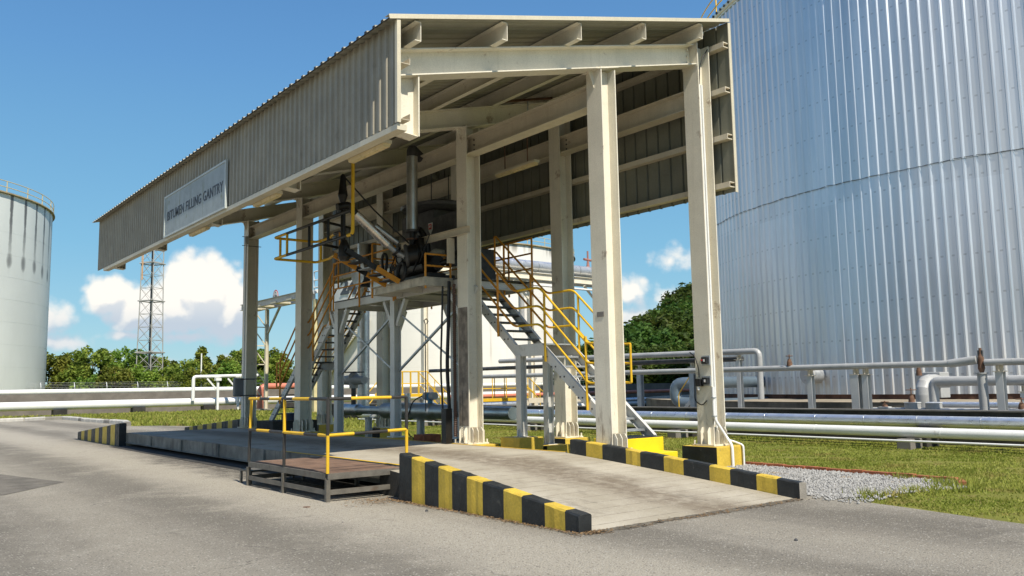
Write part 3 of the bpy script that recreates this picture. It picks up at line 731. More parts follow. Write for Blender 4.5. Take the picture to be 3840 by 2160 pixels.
# ================================================================== stairs
def stair(label, xl, xr_, pts, treads, root, sgn, upto, rail_h=(1.14, .765, .39), posts=(), m=YEL, mtop=None, tmat=GALV, tail=.22, head=None):
    """pts: (y,z) of stringer top line from foot to head; sgn: +1 climbs toward +y"""
    st = thing('access_stair', label, 'stair', root)
    dp = .21
    for x in (xl, xr_):
        o = .03 if x == xl else -.03
        mb = MB()
        for i in range(len(pts) - 1):
            (ya, za), (yb, zb) = pts[i], pts[i + 1]
            vs = []
            for xx in (x - .006, x + .006): vs += [(xx, ya, za), (xx, yb, zb), (xx, yb, zb - dp * 1.18), (xx, ya, za - dp * 1.18)]
            mb.add(vs, [(0, 1, 2, 3), (7, 6, 5, 4), (0, 4, 5, 1), (1, 5, 6, 2), (2, 6, 7, 3), (3, 7, 4, 0)])
            k = 1 if x == xl else -1
            for dz in (0, -dp * 1.18 + .012):
                x0, x1 = sorted((x - k * .0065, x - k * .06 if False else x + k * .07)); x0, x1 = (x + .0065, x + .07) if k > 0 else (x - .07, x - .0065)
                mb.add([(x0, ya, za + dz), (x1, ya, za + dz), (x1, yb, zb + dz), (x0, yb, zb + dz), (x0, ya, za + dz - .012), (x1, ya, za + dz - .012), (x1, yb, zb + dz - .012), (x0, yb, zb + dz - .012)],
                       [(0, 1, 2, 3), (7, 6, 5, 4), (0, 4, 5, 1), (1, 5, 6, 2), (2, 6, 7, 3), (3, 7, 4, 0)])
        s_ = build(mb, 'stringer', STRM, st)
        mb = MB()
        for y, z in treads:
            if x == xl: mb.cyl((x - .007, y - .05, z - .02), .016, .014, 8, axis=(-1, 0, 0)); mb.cyl((x - .007, y + .07, z - .02), .016, .014, 8, axis=(-1, 0, 0))
        if x == xl and mb.v: build(mb, 'bolt', DKGREY, s_)
    for y, z in treads:
        mb = MB(); mb.box((xl + .075, y - .12, z - .035), (xr_ - .075, y + .12, z)); mb.box((xl + .01, y - .11, z - .05), (xl + .074, y + .11, z - .036)); mb.box((xr_ - .074, y - .11, z - .05), (xr_ - .01, y + .11, z - .036))
        build(mb, 'step', DKGREY if z > 2.5 else tmat, st)  # upper treads use a darker steel: their shade is put into the colour
    (ya, za), (yb, zb) = pts[1], pts[2]
    mb = MB(); mb.box((xl + .075, min(ya, yb) - .02, za - .03), (xr_ - .075, max(ya, yb) + .02, za - .002)); build(mb, 'landing', tmat, st)
    for x in (xl - .035, xr_ + .035):
        for h in rail_h:
            ln = [(x, y, z + h) for y, z in pts]
            (fy, fz), (gy, gz) = pts[0], pts[1]; ys = fy + sgn * .85; zs = fz + (gz - fz) * (ys - fy) / (gy - fy) - .10
            ln[0] = (x, ys, zs + h)
            f0 = V(ln[0]) + V((0, -sgn * tail, 0)); ln = [f0] + ln
            if head: ln[-1] = (x, pts[-1][0], pts[-1][1] + h); ln.append((x, pts[-1][0] + sgn * head, pts[-1][1] + h))
            cut = [V(p) for p in bend(ln, .14)]
            # upper part is the same tube; its shade is painted as more orange
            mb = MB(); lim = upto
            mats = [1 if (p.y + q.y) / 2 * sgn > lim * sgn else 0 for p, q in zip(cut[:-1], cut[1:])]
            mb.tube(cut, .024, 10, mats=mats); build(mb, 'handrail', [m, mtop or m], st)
        e0 = (x, ys - sgn * tail)
        ptube(st, 'rail_end', m, [(x, e0[1], zs + rail_h[2] - .0), (x, e0[1], zs + rail_h[0])], .024)
        if head:
            yh = pts[-1][0] + sgn * head; ptube(st, 'rail_end', mtop or m, [(x, yh, pts[-1][1] + rail_h[2]), (x, yh, pts[-1][1] + rail_h[0])], .024)
        for y in posts:
            for i in range(len(pts) - 1):
                (y0_, z0_), (y1_, z1_) = pts[i], pts[i + 1]
                if min(y0_, y1_) <= y <= max(y0_, y1_):
                    z = z0_ + (z1_ - z0_) * (y - y0_) / (y1_ - y0_); break
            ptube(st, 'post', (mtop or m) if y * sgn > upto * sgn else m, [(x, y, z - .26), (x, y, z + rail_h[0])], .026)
    return st
STRM = mat('stair_steel', (.64, .63, .59), .5, .1, var=.08, streak=.3, scol=(.3, .28, .24), spots=.35, spcol=(.2, .14, .09))
FLT = [(11.12, .66), (13.37, 2.46), (14.22, 2.46), (16.05, 4.0)]
tr = []
for i in range(8): z = .80 + i * .205; tr.append((11.22 + (z - .64) / .802 + .04, z - .04))
for i in range(7): z = 2.66 + i * .195; tr.append((14.22 + (z - 2.46) / .8415 + .06, z - .04))
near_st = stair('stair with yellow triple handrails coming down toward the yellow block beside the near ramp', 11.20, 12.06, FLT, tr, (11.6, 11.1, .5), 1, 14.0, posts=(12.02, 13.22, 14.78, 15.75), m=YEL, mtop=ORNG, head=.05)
for x, y, z0 in ((11.25, 14.12, .56), (12.02, 14.16, .36)):
    mb = MB(); mb.ibeam((x, y, z0), (x, y, 2.25), .16, .16, .011, .008, up=(1, 0, 0)); mb.box((x - .13, y - .13, z0 - .012), (x + .13, y + .13, z0)); 
    mb.prism([(x - .082, z0 + .001), (x - .125, z0 + .001), (x - .125, z0 + .1), (x - .082, z0 + .17)], 1, y - .006, y + .006); build(mb, 'support_post', STRM, near_st)
mb = MB(); mb.box((10.92, 13.80, -.03), (11.55, 14.44, .548)); 
o = build(mb, 'post_plinth', [YELK, BLKK], label='yellow and grey plinth under the stair post behind the near ramp', cat='plinth', group='plinths under the stair posts', bevel=.012)
mb = MB(); mb.add([(11.67, 13.82, -.03), (12.32, 13.82, -.03), (12.32, 14.5, -.03), (11.67, 14.5, -.03), (11.67, 13.82, .348), (12.32, 13.82, .348), (12.32, 14.5, .348), (11.67, 14.5, .348)], [(4, 5, 6, 7), (0, 1, 5, 4), (2, 3, 7, 6)], 0)
mb.add([(11.67, 13.82, -.03), (12.32, 13.82, -.03), (12.32, 14.5, -.03), (11.67, 14.5, -.03), (11.67, 13.82, .348), (12.32, 13.82, .348), (12.32, 14.5, .348), (11.67, 14.5, .348)], [(3, 0, 4, 7), (1, 2, 6, 5)], 1)
build(mb, 'post_plinth', [YELK, BLKK], label='low plinth with black side and yellow front in the striped shade of the stair', cat='plinth', group='plinths under the stair posts', bevel=.01)
pl = thing('stair_block', 'bright yellow concrete block with a lower step at the foot of the near stair', 'block', (11.7, 11.0, 0))
pbox(pl, 'upper_block', YELB, (11.0, 11.0, -.03), (12.12, 11.7, .62), .012)
pbox(pl, 'lower_step', YELB, (11.2, 10.56, -.03), (12.0, 10.995, .38), .012)
pbox(pl, 'painted_top', BLKK, (11.01, 11.01, .6205), (12.11, 11.69, .626))
FFT = [(26.44, .71), (24.35, 2.42), (23.50, 2.42), (21.70, 4.0)]
tr = []
for i in range(8): z = .92 + i * .2; tr.append((26.44 - (z - .71) / .818 - .06, z - .05))
for i in range(7): z = 2.62 + i * .195; tr.append((23.50 - (z - 2.42) / .878 - .06, z - .05))
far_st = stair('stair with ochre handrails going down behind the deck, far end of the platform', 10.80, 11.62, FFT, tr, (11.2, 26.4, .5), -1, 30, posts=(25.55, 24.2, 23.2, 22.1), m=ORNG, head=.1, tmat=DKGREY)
pbox(None, 'stair_block', DCONC, (10.45, 25.3, -.03), (11.9, 26.6, .66), label='dark concrete block under the foot of the far stair beside the blue drum', cat='block')

# ================================================================== loading platform
lp = thing('loading_platform', 'raised steel loading platform with ochre railings on braced legs', 'platform', (11.6, 18.6, .4))
FZ = 4.0
for y in (15.55, 18.53, 21.60):
    for x in ((10.80, 12.60) if y > 16 else (10.80,)):
        mb = MB(); mb.ibeam((x, y, .44), (x, y, FZ - .20), .20, .20, .014, .009, up=(1, 0, 0)); mb.box((x - .16, y - .16, .41), (x + .16, y + .16, .439))
        lg = build(mb, 'leg', STRM, lp)
        mb = MB(); mb.prism([(y - .11, FZ - .21), (y - .50, FZ - .21), (y - .11, FZ - .85)], 0, x - .006, x + .006) if False else mb.bar((x, y - .10, FZ - .85), (x, y - .52, FZ - .22), .10, .10, (1, 0, 0)); mb.bar((x, y + .10, FZ - .85), (x, y + .52, FZ - .22), .10, .10, (1, 0, 0)); build(mb, 'knee_brace', STRM, lg)
for x in (10.74, 12.66):
    mb = MB(); mb.chan((x, 15.40, FZ - .10), (x, 21.75, FZ - .10), .19, .08, .01, side=1 if x < 12 else -1); build(mb, 'edge_beam', STRM, lp)
for y in (15.55, 16.8, 18.53, 20.1, 21.68):
    mb = MB(); mb.ibeam((10.80, y, FZ - .12), (12.6, y, FZ - .12), .16, .09); build(mb, 'cross_beam', STRM, lp)
pbox(lp, 'floor', DKGREY, (10.70, 15.42, FZ + .001), (12.70, 21.75, FZ + .02))
pbox(lp, 'floor_extension', CREAMD, (9.96, 15.82, FZ + .003), (10.698, 18.30, FZ + .024))
for a, b in (((9.95, 15.82), (9.95, 17.2)), ((10.02, 17.2), (10.02, 18.3)), ((9.95, 15.83), (10.70, 15.83)), ((10.02, 18.29), (10.70, 18.29))):
    pbar(lp, 'kick_plate', CREAMD, (*a, FZ - .085), (*b, FZ - .085), .014, .17)
for y in (16.0, 17.2, 18.1):
    mb = MB(); mb.bar((9.97, y, FZ - .10), (10.73, y, FZ - .10), .07, .14); build(mb, 'bracket', STRM, lp)
for ya, yb in ((15.65, 18.43), (18.63, 21.5)):
    mb = MB(); mb.angle((10.80, ya, 2.0), (10.80, yb, 3.45), .05); build(mb, 'cross_brace', GALV, lp)
    mb = MB(); mb.angle((10.82, ya, 3.45), (10.82, yb, 2.0), .05); build(mb, 'cross_brace', GALV, lp)
def railing(par, pts, z, h=(1.08, .72, .36), m=ORNG, r=.022, skip=False):
    for i in range(len(pts)):
        ptube(par, 'rail_post', m, [(*pts[i], z - .25), (*pts[i], z + h[0])], r + .003)
    for hh in h:
        ptube(par, 'rail', m, bend([(*p, z + hh) for p in pts], .06, 2), r)
railing(lp, [(10.68, 21.72), (10.68, 20.2), (10.68, 18.42)], FZ)
railing(lp, [(12.74, 21.7), (12.74, 19.9), (12.74, 18.1), (12.74, 16.4), (12.74, 15.5)], FZ)
railing(lp, [(10.0, 15.86), (10.66, 15.86)], FZ + .02, (.52, .26))
railing(lp, [(10.64, 15.46), (11.15, 15.46)], FZ)
railing(lp, [(11.66, 21.72), (12.7, 21.72)], FZ)
railing(lp, [(10.0, 18.26), (10.64, 18.26)], FZ + .02)
for y in (18.53, 21.6, 15.55):
    lab = {18.53: 'yellow plinth under the middle leg of the loading platform', 21.6: 'yellow plinth under the far leg of the loading platform', 15.55: 'yellow plinth under the near platform leg, beside the black cables'}[y]
    pbox(None, 'leg_plinth', YELK, (10.5, y - .3, -.03), (11.1, y + .3, .405), .01, label=lab, cat='plinth', group='plinths under the loading platform legs')
# beam bolted to the second column
mb = MB(); mb.chan((10.43, 14.75, 4.95), (10.43, 17.6, 4.97), .16, .07, .01, side=-1); tag(build(mb, 'cable_beam', CREAM2), 'cream channel beam bolted to the second column, running behind the loading arm', 'beam')
mb = MB(); mb.chan((10.42, 15.45, 4.30), (10.42, 15.45, 4.86), .16, .07, .01, up=(1, 0, 0)); build(mb, 'hanger', CREAM2, bpy.data.objects['cable_beam'])

# ================================================================== riser pipe and loading arm
rp = thing('riser_pipe', 'thick silver insulated pipe rising from the loading arm to the roof', 'pipe', (10.18, 16.7, 5.2))
ptube(rp, 'jacket', ALU2, [(10.18, 16.7, 5.22), (10.18, 16.7, 6.94)], .128, 24)
ptube(rp, 'elbow', DKGREY, bend([(10.18, 16.7, 6.945), (10.18, 16.7, 7.12), (10.9, 17.3, 7.06), (11.8, 18.2, 7.06)], .12), .12, 16)
ptube(rp, 'flange', DKGREY, [(10.18, 16.7, 5.16), (10.18, 16.7, 5.215)], .15, 20)
ptube(rp, 'pipe_neck', BLACK, [(10.18, 16.7, 4.74), (10.18, 16.7, 5.155)], .075, 14)
ptube(rp, 'gasket_ring', RUST, [(10.18, 16.7, 4.98), (10.18, 16.7, 5.01)], .14, 18)
la = thing('truck_loader', 'bitumen blackened loading arm with silver jacket and hanging drop tube', 'loading arm', (10.0, 16.6, 4.1))
def disc(par, name, c, r, th, ax, m, ri=0):
    mb = MB(); a = V(ax).normalized(); c = V(c)
    if ri:
        pts = []; u = a.orthogonal().normalized(); w_ = a.cross(u)
        mb.tube([c + (u * math.cos(2 * math.pi * i / 28) + w_ * math.sin(2 * math.pi * i / 28)) * (r + ri) / 2 for i in range(29)], th / 2, 8, caps=False)
    else:
        mb.tube([c - a * th / 2, c + a * th / 2], r, 26)
    return build(mb, name, m, par)
ax = V((.75, -.45, .12))
disc(la, 'swivel_joint', (10.10, 16.55, 4.60), .24, .22, ax, BLACK)
disc(la, 'swivel_ring', (9.98, 16.62, 4.58), .27, .09, ax, DKGREY, ri=.19)
disc(la, 'rear_swivel', (10.42, 16.72, 4.72), .33, .20, ax, BLACK)
disc(la, 'rear_ring', (10.36, 16.62, 4.74), .36, .08, ax, BLACK, ri=.27)
JAC = mat('polished_jacket', (.66, .62, .57), .32, .85, var=.12, vscale=4, spots=.35, spcol=(.08, .07, .06))
mb = MB(); mb.tube([(9.62, 16.85, 4.84), (8.84, 16.92, 5.48)], .105, 18); build(mb, 'arm_jacket', JAC, la)
ptube(la, 'arm_pipe', GALV, [(9.98, 16.7, 4.58), (9.84, 16.8, 4.67), (9.60, 16.86, 4.86)], .062, 14)
ptube(la, 'flange', BLACK, [(9.84, 16.79, 4.675), (9.80, 16.80, 4.71)], .13, 18)
ptube(la, 'arm_elbow', BLACK, bend([(8.86, 16.92, 5.47), (8.66, 16.92, 5.66), (8.54, 16.92, 5.62), (8.40, 16.92, 5.58)], .1), .085, 14)
ptube(la, 'drop_tube', BLACK, [(8.54, 16.92, 4.70), (8.54, 16.92, 5.75)], .055, 14)
mb = MB(); mb.tube([(8.53, 16.92, 5.70), (8.53, 16.92, 5.86), (8.53, 16.92, 6.02), (8.53, 16.92, 6.30), (8.53, 16.92, 6.34)], .1, 14, radii=[.06, .11, .085, .055, .03]); build(mb, 'vent_head', BLACK, la)
mb = MB(); mb.tube([(8.56, 16.9, 4.40), (8.56, 16.9, 4.48), (8.56, 16.9, 4.72), (8.56, 16.9, 4.86)], .1, 14, radii=[.10, .14, .12, .06]); build(mb, 'drip_can', BLACK, la)
ptube(la, 'tie_rod', BLACK, [(8.53, 16.9, 6.30), (9.3, 16.88, 5.60), (10.17, 16.8, 4.90)], .019, 8)
mb = MB(); mb.tube([(9.6, 17.4, 5.35), (10.1, 17.2, 4.98)], .06, 12, radii=[.085, .05]); build(mb, 'counterbalance', ALU2, la)
# hose loops hanging at the platform edge
def hose(name, label, pts, r=.045, m=RUBBER):
    mb = MB(); mb.tube(bend(pts, .25, 5), r, 10); return tag(build(mb, name, m), label, 'hose')
c = onx(1506, 1018, 9.92)
mb = MB(); mb.tube([c + V((.0 + .02 * math.sin(a), -.165 * math.cos(a), .20 * math.sin(a))) for a in [2 * math.pi * i / 24 for i in range(25)]], .045, 10, caps=False); tag(build(mb, 'rubber_hose', RUBBER), 'thick black rubber hose coiled in a ring under the swivel of the loading arm', 'hose')
c = onx(1442, 995, 9.95)
mb = MB(); mb.tube([c + V((.02 * math.sin(a * 2), -.10 * math.cos(a), .27 * math.sin(a))) for a in [2 * math.pi * i / 24 for i in range(25)]], .033, 10, caps=False); tag(build(mb, 'rubber_hose', RUBBER), 'tall narrow loop of black hose hanging left of the coiled hose', 'hose')
for k in range(3):
    c = onx(1468 + k * 6, 1008 - k * 3, 9.9)
    mb = MB(); mb.tube([c + V((0, -.055 * math.cos(a), .06 * math.sin(a))) for a in [2 * math.pi * i / 16 for i in range(17)]], .012, 8, caps=False)
    tag(build(mb, 'shackle_ring', BLACK), 'small black ring hanging between the two hose loops', 'ring', 'black rings hanging by the hoses')

# folding gangway, raised toward the truck side
gw = thing('folding_gangway', 'ochre and black folding gangway with mesh treads, raised from the platform edge', 'gangway', (9.85, 17.0, 4.0))
def alt(par, a, b, wd, ht, cuts, name='side_beam'):
    a, b = V(a), V(b); t0 = 0; mb = MB()
    for t, m_ in cuts:
        mb.bar(a.lerp(b, t0 + (.002 if t0 else 0)), a.lerp(b, t), wd, ht, mi=m_); t0 = t
    return build(mb, name, [BLACK, ORNG], par)
for y, o in ((17.32, 0), (16.72, .15)):
    alt(gw, (8.52, y, 4.58 + o * .2), (9.84, y, 3.98 + o * .1), .05, .11, ((.12, 1 if not o else 0), (.42, 1), (.62, 0), (1, 1) if not o else (.8, 1)) if not o else ((.35, 0), (.55, 0), (.8, 1), (1, 1)))
for i, t in enumerate((.12, .32, .52, .72, .92)):
    p = V((8.52, 17.02, 4.59)).lerp(V((9.84, 17.02, 3.99)), t)
    mb = MB()
    for q in range(7): mb.box((p.x - .10 + q * .033, 16.76, p.z - .012), (p.x - .10 + q * .033 + .006, 17.28, p.z + .012))
    for q in range(9): mb.box((p.x - .10, 16.77 + q * .063, p.z - .010), (p.x + .104, 16.775 + q * .063, p.z + .010))
    build(mb, 'tread', GALV if i in (2,) else DKGREY, gw)
cg = thing('safety_cage', 'yellow and black tubular safety cage hanging over the truck lane', 'safety cage', (8.3, 17.3, 4.7))
cx0, cx1, cy0, cy1 = 8.03, 9.12, 15.5, 19.5
def mcol(P_, r, flip=False):
    return P_
for z in (4.73, 5.24):
    loop = bend([(cx0, cy0, z), (cx0, cy1, z), (cx1, cy1, z), (cx1, cy1 - .7, z), (cx1 - .16, cy1 - 1.35, z), (cx1 - .16, 17.4, z)], .10)
    mb = MB(); mats = [0 if (p.x < 8.05 and p.y < 18.6) or (p.x > 8.9 and p.y < 18.6) else 1 for p in loop[:-1]]
    sub = []; ms = []
    for p, q in zip(loop[:-1], loop[1:]):
        n_ = max(1, int((q - p).length / .3))
        for i in range(n_): a = p.lerp(q, i / n_); sub.append(a); ms.append(0 if (a.x < 8.05 and a.y < 18.7) or (a.x > 8.9 and a.y < 18.5) else 1)
    sub.append(loop[-1]); mb.tube(sub, .032, 10, mats=ms); build(mb, 'hoop', [BLACK, YEL], cg)
for x, y, m in ((cx0, 18.75, YEL), (cx0, 17.55, BLACK), (cx0, 16.6, BLACK), (cx0 + .15, cy1, YEL), (cx1, cy1 - .25, YEL), (cx1 - .16, 17.9, ORNG)):
    ptube(cg, 'upright', m, [(x, y, 4.73), (x, y, 5.24)], .030)
ptube(cg, 'hanger', YEL, bend([(cx0, cy0 + .2, 4.73), (cx0, cy0 - .02, 4.73), (cx0, cy0 - .02, 7.02)], .12), .036)
for z in (4.73, 5.24): ptube(cg, 'cross_tube', BLACK, [(cx0, 16.95, z), (cx1 - .1, 17.4, z)], .03)

# dark fume hood and panels behind the arm
mb = MB(); mb.prism([(0, 0)], 0, 0, 1) if False else None
fh = thing('fume_hood', 'wide black fume hood hanging behind the silver riser pipe', 'hood', (11.4, 17.4, 5.6))
mb = MB(); mb.tube([(11.55, 17.6, 5.95), (11.55, 17.6, 6.02), (11.55, 17.6, 6.22)], 1.0, 24, radii=[.98, 1.0, .30]); build(mb, 'canopy', DKGREY, fh)
mb = MB(); mb.box((11.15, 17.3, 4.9), (11.9, 18.8, 5.93)); build(mb, 'duct_box', DKGREY, fh, bevel=.02)
for x, y in ((10.9, 17.0), (12.2, 18.2)): ptube(fh, 'hanger_rod', DKGREY, [(x, y, 6.03), (x, y, 7.1)], .014, 6)
bd = thing('control_board', 'dark control board with a small red and white hazard sign', 'board', (10.9, 16.3, 5.0))
pbox(bd, 'back_board', DKGREY, (10.92, 15.95, 4.72), (10.96, 17.0, 5.62))
mb = MB(); c = onx(1614, 852, 10.905); mb.prism([(c.y - .085, c.z + .10), (c.y + .085, c.z + .10), (c.y + .085, c.z - .06), (c.y, c.z - .17), (c.y - .085, c.z - .06)], 0, 10.90, 10.918); build(mb, 'hazard_sign', WHT, bd)
mb = MB(); mb.box((10.892, c.y - .062, c.z - .055), (10.899, c.y + .062, c.z + .075)); build(mb, 'red_field', REDP, bd)
mb = MB(); mb.box((10.885, c.y - .03, c.z - .012), (10.891, c.y + .03, c.z + .02)); mb.cyl((10.891, c.y - .015, c.z + .03), .02, .006, 10, axis=(-1, 0, 0)); build(mb, 'pictogram', WHT, bd)
pbox(bd, 'switch_box', DKGREY, (10.86, 15.98, 4.35), (10.95, 16.35, 4.70))
place_text('lettering', 'POWER', .06, WHT, bd, (10.857, 16.16, 4.58), (0, -1, 0), (0, 0, 1), weight=.001, ext=.001)
ck = thing('equipment_cabinet', 'grey steel cabinet with a bright sloping cover on the loading platform', 'cabinet', (11.4, 19.6, 4.0))
pbox(ck, 'body', mat('cabinet_grey', (.25, .26, .27), .5, .2), (11.0, 18.6, FZ + .021), (11.9, 19.7, 4.95), .01)
pbox(ck, 'side_panel', ALU2, (10.78, 18.8, 3.98 + .05), (10.80, 19.8, 4.62))
mb = MB(); mb.tube([(11.0, 20.9, 4.75), (11.9, 20.9, 4.75)], .38, 24); build(mb, 'drum_cover', ALU2, ck)

for (x0, y0, x1, y1, h, m_, lb) in ((10.15, 15.95, 10.6, 16.4, .12, BLACK, 'flat black tray of fittings at the near corner of the loading platform'), (12.0, 16.6, 12.5, 17.3, .9, DKGREY, 'dark steel locker at the back of the loading platform')):
    pbox(None, 'tray' if h < .2 else 'locker', m_, (x0, y0, FZ + .03), (x1, y1, FZ + .03 + h), .01, label=lb, cat='tray' if h < .2 else 'locker')
mb = MB(); mb.tube([(10.5, 15.9, 4.62), (10.5, 16.2, 4.66), (10.5, 16.5, 4.60), (10.5, 16.75, 4.52)], .07, 8, radii=[.05, .085, .08, .04]); tag(build(mb, 'rag_bundle', mat('grey_canvas', (.22, .22, .18), .9, var=.3, bump=.5)), 'rolled grey canvas lying on the low rail beside the second column', 'canvas')
for k, (y, z) in enumerate(((16.3, 4.3), (16.0, 4.5), (16.45, 4.75), (17.4, 4.35))):
    mb = MB(); mb.tube(bend([(10.2, y, z + .5), (10.05, y + .1, z), (10.1, y + .3, z - .15), (10.3, y + .35, z + .2)], .3, 6), .013, 6); tag(build(mb, 'slack_lead', RUBBER), 'slack black lead dangling among the loading arm joints', 'cable', 'slack leads among the loading arm joints')

ps = thing('pump_skid', 'bitumen blackened pump and valve cluster behind the loading arm swivel', 'pump', (10.55, 16.9, 4.02))
pbox(ps, 'bed_frame', BLACK, (10.2, 16.1, 4.03), (10.95, 17.7, 4.14))
mb = MB(); mb.tube([(10.55, 16.2, 4.42), (10.55, 16.5, 4.42), (10.55, 16.9, 4.42), (10.55, 17.3, 4.42)], .2, 18, radii=[.18, .25, .22, .2]); build(mb, 'pump_casing', BLACK, ps)
mb = MB(); mb.tube([(10.6, 17.35, 4.42), (10.6, 17.95, 4.42)], .19, 18); build(mb, 'motor', DKGREY, ps)
ptube(ps, 'discharge_pipe', BLACK, bend([(10.55, 16.6, 4.5), (10.5, 16.6, 5.0), (10.4, 16.75, 5.25), (10.75, 17.2, 5.3)], .2), .08, 12)
ptube(ps, 'suction_pipe', BLACK, bend([(10.6, 16.3, 4.4), (10.9, 16.0, 4.5), (11.1, 15.9, 5.1)], .2), .07, 12)
mb = MB(); mb.tube([(10.05 + .0 * i, 17.05 + .16 * math.cos(a), 4.62 + .16 * math.sin(a)) for i, a in enumerate([2 * math.pi * i / 18 for i in range(19)])], .016, 6, caps=False); mb.tube([(10.05, 16.89, 4.62), (10.05, 17.21, 4.62)], .012, 6); build(mb, 'handwheel', BLACK, ps)
# ================================================================== things fixed to or standing by the canopy
def lamp(label, a, b, rods=None):
    a, b = V(a), V(b); t = thing('fluorescent_lamp', label, 'lamp', a.lerp(b, .5), 'weathered fluorescent batten lamps')
    mb = MB(); mb.bar(a, b, .15, .055); build(mb, 'housing', TRIM, t)
    mb = MB(); mb.ext([(-.07, -.030), (-.045, -.085), (.045, -.085), (.07, -.030)], a + (b - a) * .02, b - (b - a) * .02); build(mb, 'diffuser', LENS, t)
    if rods:
        for f in (.22, .78):
            p = a.lerp(b, f); ptube(t, 'hanger_rod', RUST, [p + V((0, 0, .03)), p + V((0, 0, rods))], .014, 6)
lamp('yellowed batten lamp hanging on two rods in the second bay', (12.0, 15.85, 6.60), (12.0, 14.35, 6.60), .85)
lamp('batten lamp fixed under the fascia close to the canopy front corner', (6.34, 12.3, 5.33), (6.34, 11.1, 5.33))
lamp('batten lamp under the fascia beside the second haunch', (6.34, 16.4, 5.33), (6.34, 15.2, 5.33))
lamp('batten lamp under the fascia past the sign board', (6.34, 20.4, 5.33), (6.34, 19.2, 5.33))
lamp('long batten lamp on the inner wall behind the black drop tube', (13.42, 27.3, 7.22), (13.42, 25.6, 7.22))
rl = thing('rusty_lamp_bracket', 'rusty angle bar across the rafters above the second bay', 'bracket', (12.2, 14.9, 8.0))
mb = MB(); mb.angle((11.45, 14.88, zrb(11.45) + .46), (13.0, 14.88, zrb(13.0) + .46), .06); build(mb, 'cross_bar', RUST, rl)
ptube(rl, 'drop_rod', GALV, [(12.2, 14.88, 7.4), (12.2, 14.88, zrb(12.2) + .46)], .018, 6)
# conduits and switches on the front right column
cd = thing('cable_conduit', 'pair of white conduits running down the front right column and bending over its plinth', 'conduit', (XB + .1, Y0 - .2, .4))
yc = Y0 - CB / 2 - .035
ptube(cd, 'tall_conduit', WHITEP, [(XB + .10, yc + .10, .80), (XB + .10, yc + .10, 7.55)], .022, 8)
ptube(cd, 'tall_conduit', WHITEP, [(XB + .17, yc + .10, .62), (XB + .17, yc + .10, 7.55)], .022, 8)
ptube(cd, 'lower_conduit', WHITEP, bend([(XB - .005, yc + .005, 1.52), (XB - .005, yc + .005, .92), (XB + .20, yc - .10, .56), (XB + .20, yc - .22, .42), (XB + .20, yc - .225, .02)], .10), .03, 10)
ptube(cd, 'lower_conduit', WHITEP, bend([(XB + .34, yc - .02, .50), (XB + .46, yc - .05, .47), (XB + .52, yc - .235, .40), (XB + .52, yc - .235, .02)], .05), .02, 8)
ptube(cd, 'cable', RUBBER, bend([(XB + .10, yc + .10, 7.54), (XB + .12, yc + .08, 8.0), (XB + .34, yc + .05, 8.32)], .3), .012, 6)
for z in (1.30, .95): pbox(cd, 'clamp', GALV, (XB - .05, yc - .03, z), (XB + .04, yc + .03, z + .025))
for z, nm in ((2.02, 'grey plate with an upper black push button box on the front right column'), (1.63, 'black switch box with dangling leads under the push button box')):
    sb = thing('switch_box', nm, 'switch box', (XB - .02, Y0 - .12, z), 'black switch boxes on the front right column')
    pbox(sb, 'mounting_plate', GALV, (XB - .030, Y0 - .19, z - .09), (XB - .002, Y0 + .0, z + .10))
    pbox(sb, 'housing', RUBBER, (XB - .12, Y0 - .17, z - .06), (XB - .031, Y0 - .05, z + .07), .01)
    pbox(sb, 'front_label', WHT, (XB - .128, Y0 - .14, z - .02), (XB - .121, Y0 - .11, z + .03))
    if z < 1.9:
        pbox(sb, 'plug_socket', RUBBER, (XB - .13, Y0 - .02, z - .10), (XB - .031, Y0 + .10, z + .05), .012)
        mb = MB(); mb.cyl((XB - .10, Y0 + .05, z - .17), .028, .07, 10); build(mb, 'plug', WHT, sb)
    else:
        mb = MB(); mb.cyl((XB - .121, Y0 - .07, z + .01), .018, .012, 10, axis=(-1, 0, 0)); build(mb, 'push_button', REDP, sb)
def cable(label, pts, r=.011):
    mb = MB(); mb.tube(bend(pts, .3, 6), r, 6); return tag(build(mb, 'loose_cable', RUBBER), label, 'cable', 'loose black cables on the front right column')
cable('black cable looping from the upper box down past the switches', [(XB - .02, Y0 + .30, 2.20), (XB - .05, Y0 + .14, 2.10), (XB - .07, Y0 + .05, 1.85), (XB - .07, Y0 + .05, 1.70)])
cable('black lead hanging in a long loop below the switch boxes', [(XB - .06, Y0 + .16, 1.75), (XB - .05, Y0 + .20, 1.25), (XB - .05, Y0 + .02, 1.16), (XB - .05, Y0 - .10, 1.26)])
# junction boxes on the farthest left-row column
jb = thing('junction_box', 'tall grey junction box strapped to the farthest left row column', 'box', (10.2, 27.55, 1.7))
pbox(jb, 'housing', mat('junction_grey', (.15, .155, .16), .5, .1), (10.02, 27.40, 1.42), (10.34, 27.62, 2.02), .05)
for z in (1.45, 1.98): pbar(jb, 'strap', DKGREY, (10.2, 27.39, z), (10.9, 27.39, z), .012, .035)
ptube(jb, 'conduit', GALV, [(10.32, 27.42, .5), (10.32, 27.42, 6.5)], .018, 6)
fl = thing('flood_light', 'small grey floodlight strapped high on the farthest left row column', 'floodlight', (10.35, 27.5, 6.5))
pbox(fl, 'housing', GALV, (10.26, 27.36, 6.42), (10.40, 27.50, 6.68), .02)
for z in (6.40, 6.70): pbar(fl, 'strap', DKGREY, (10.25, 27.595, z), (10.90, 27.595, z), .012, .02)
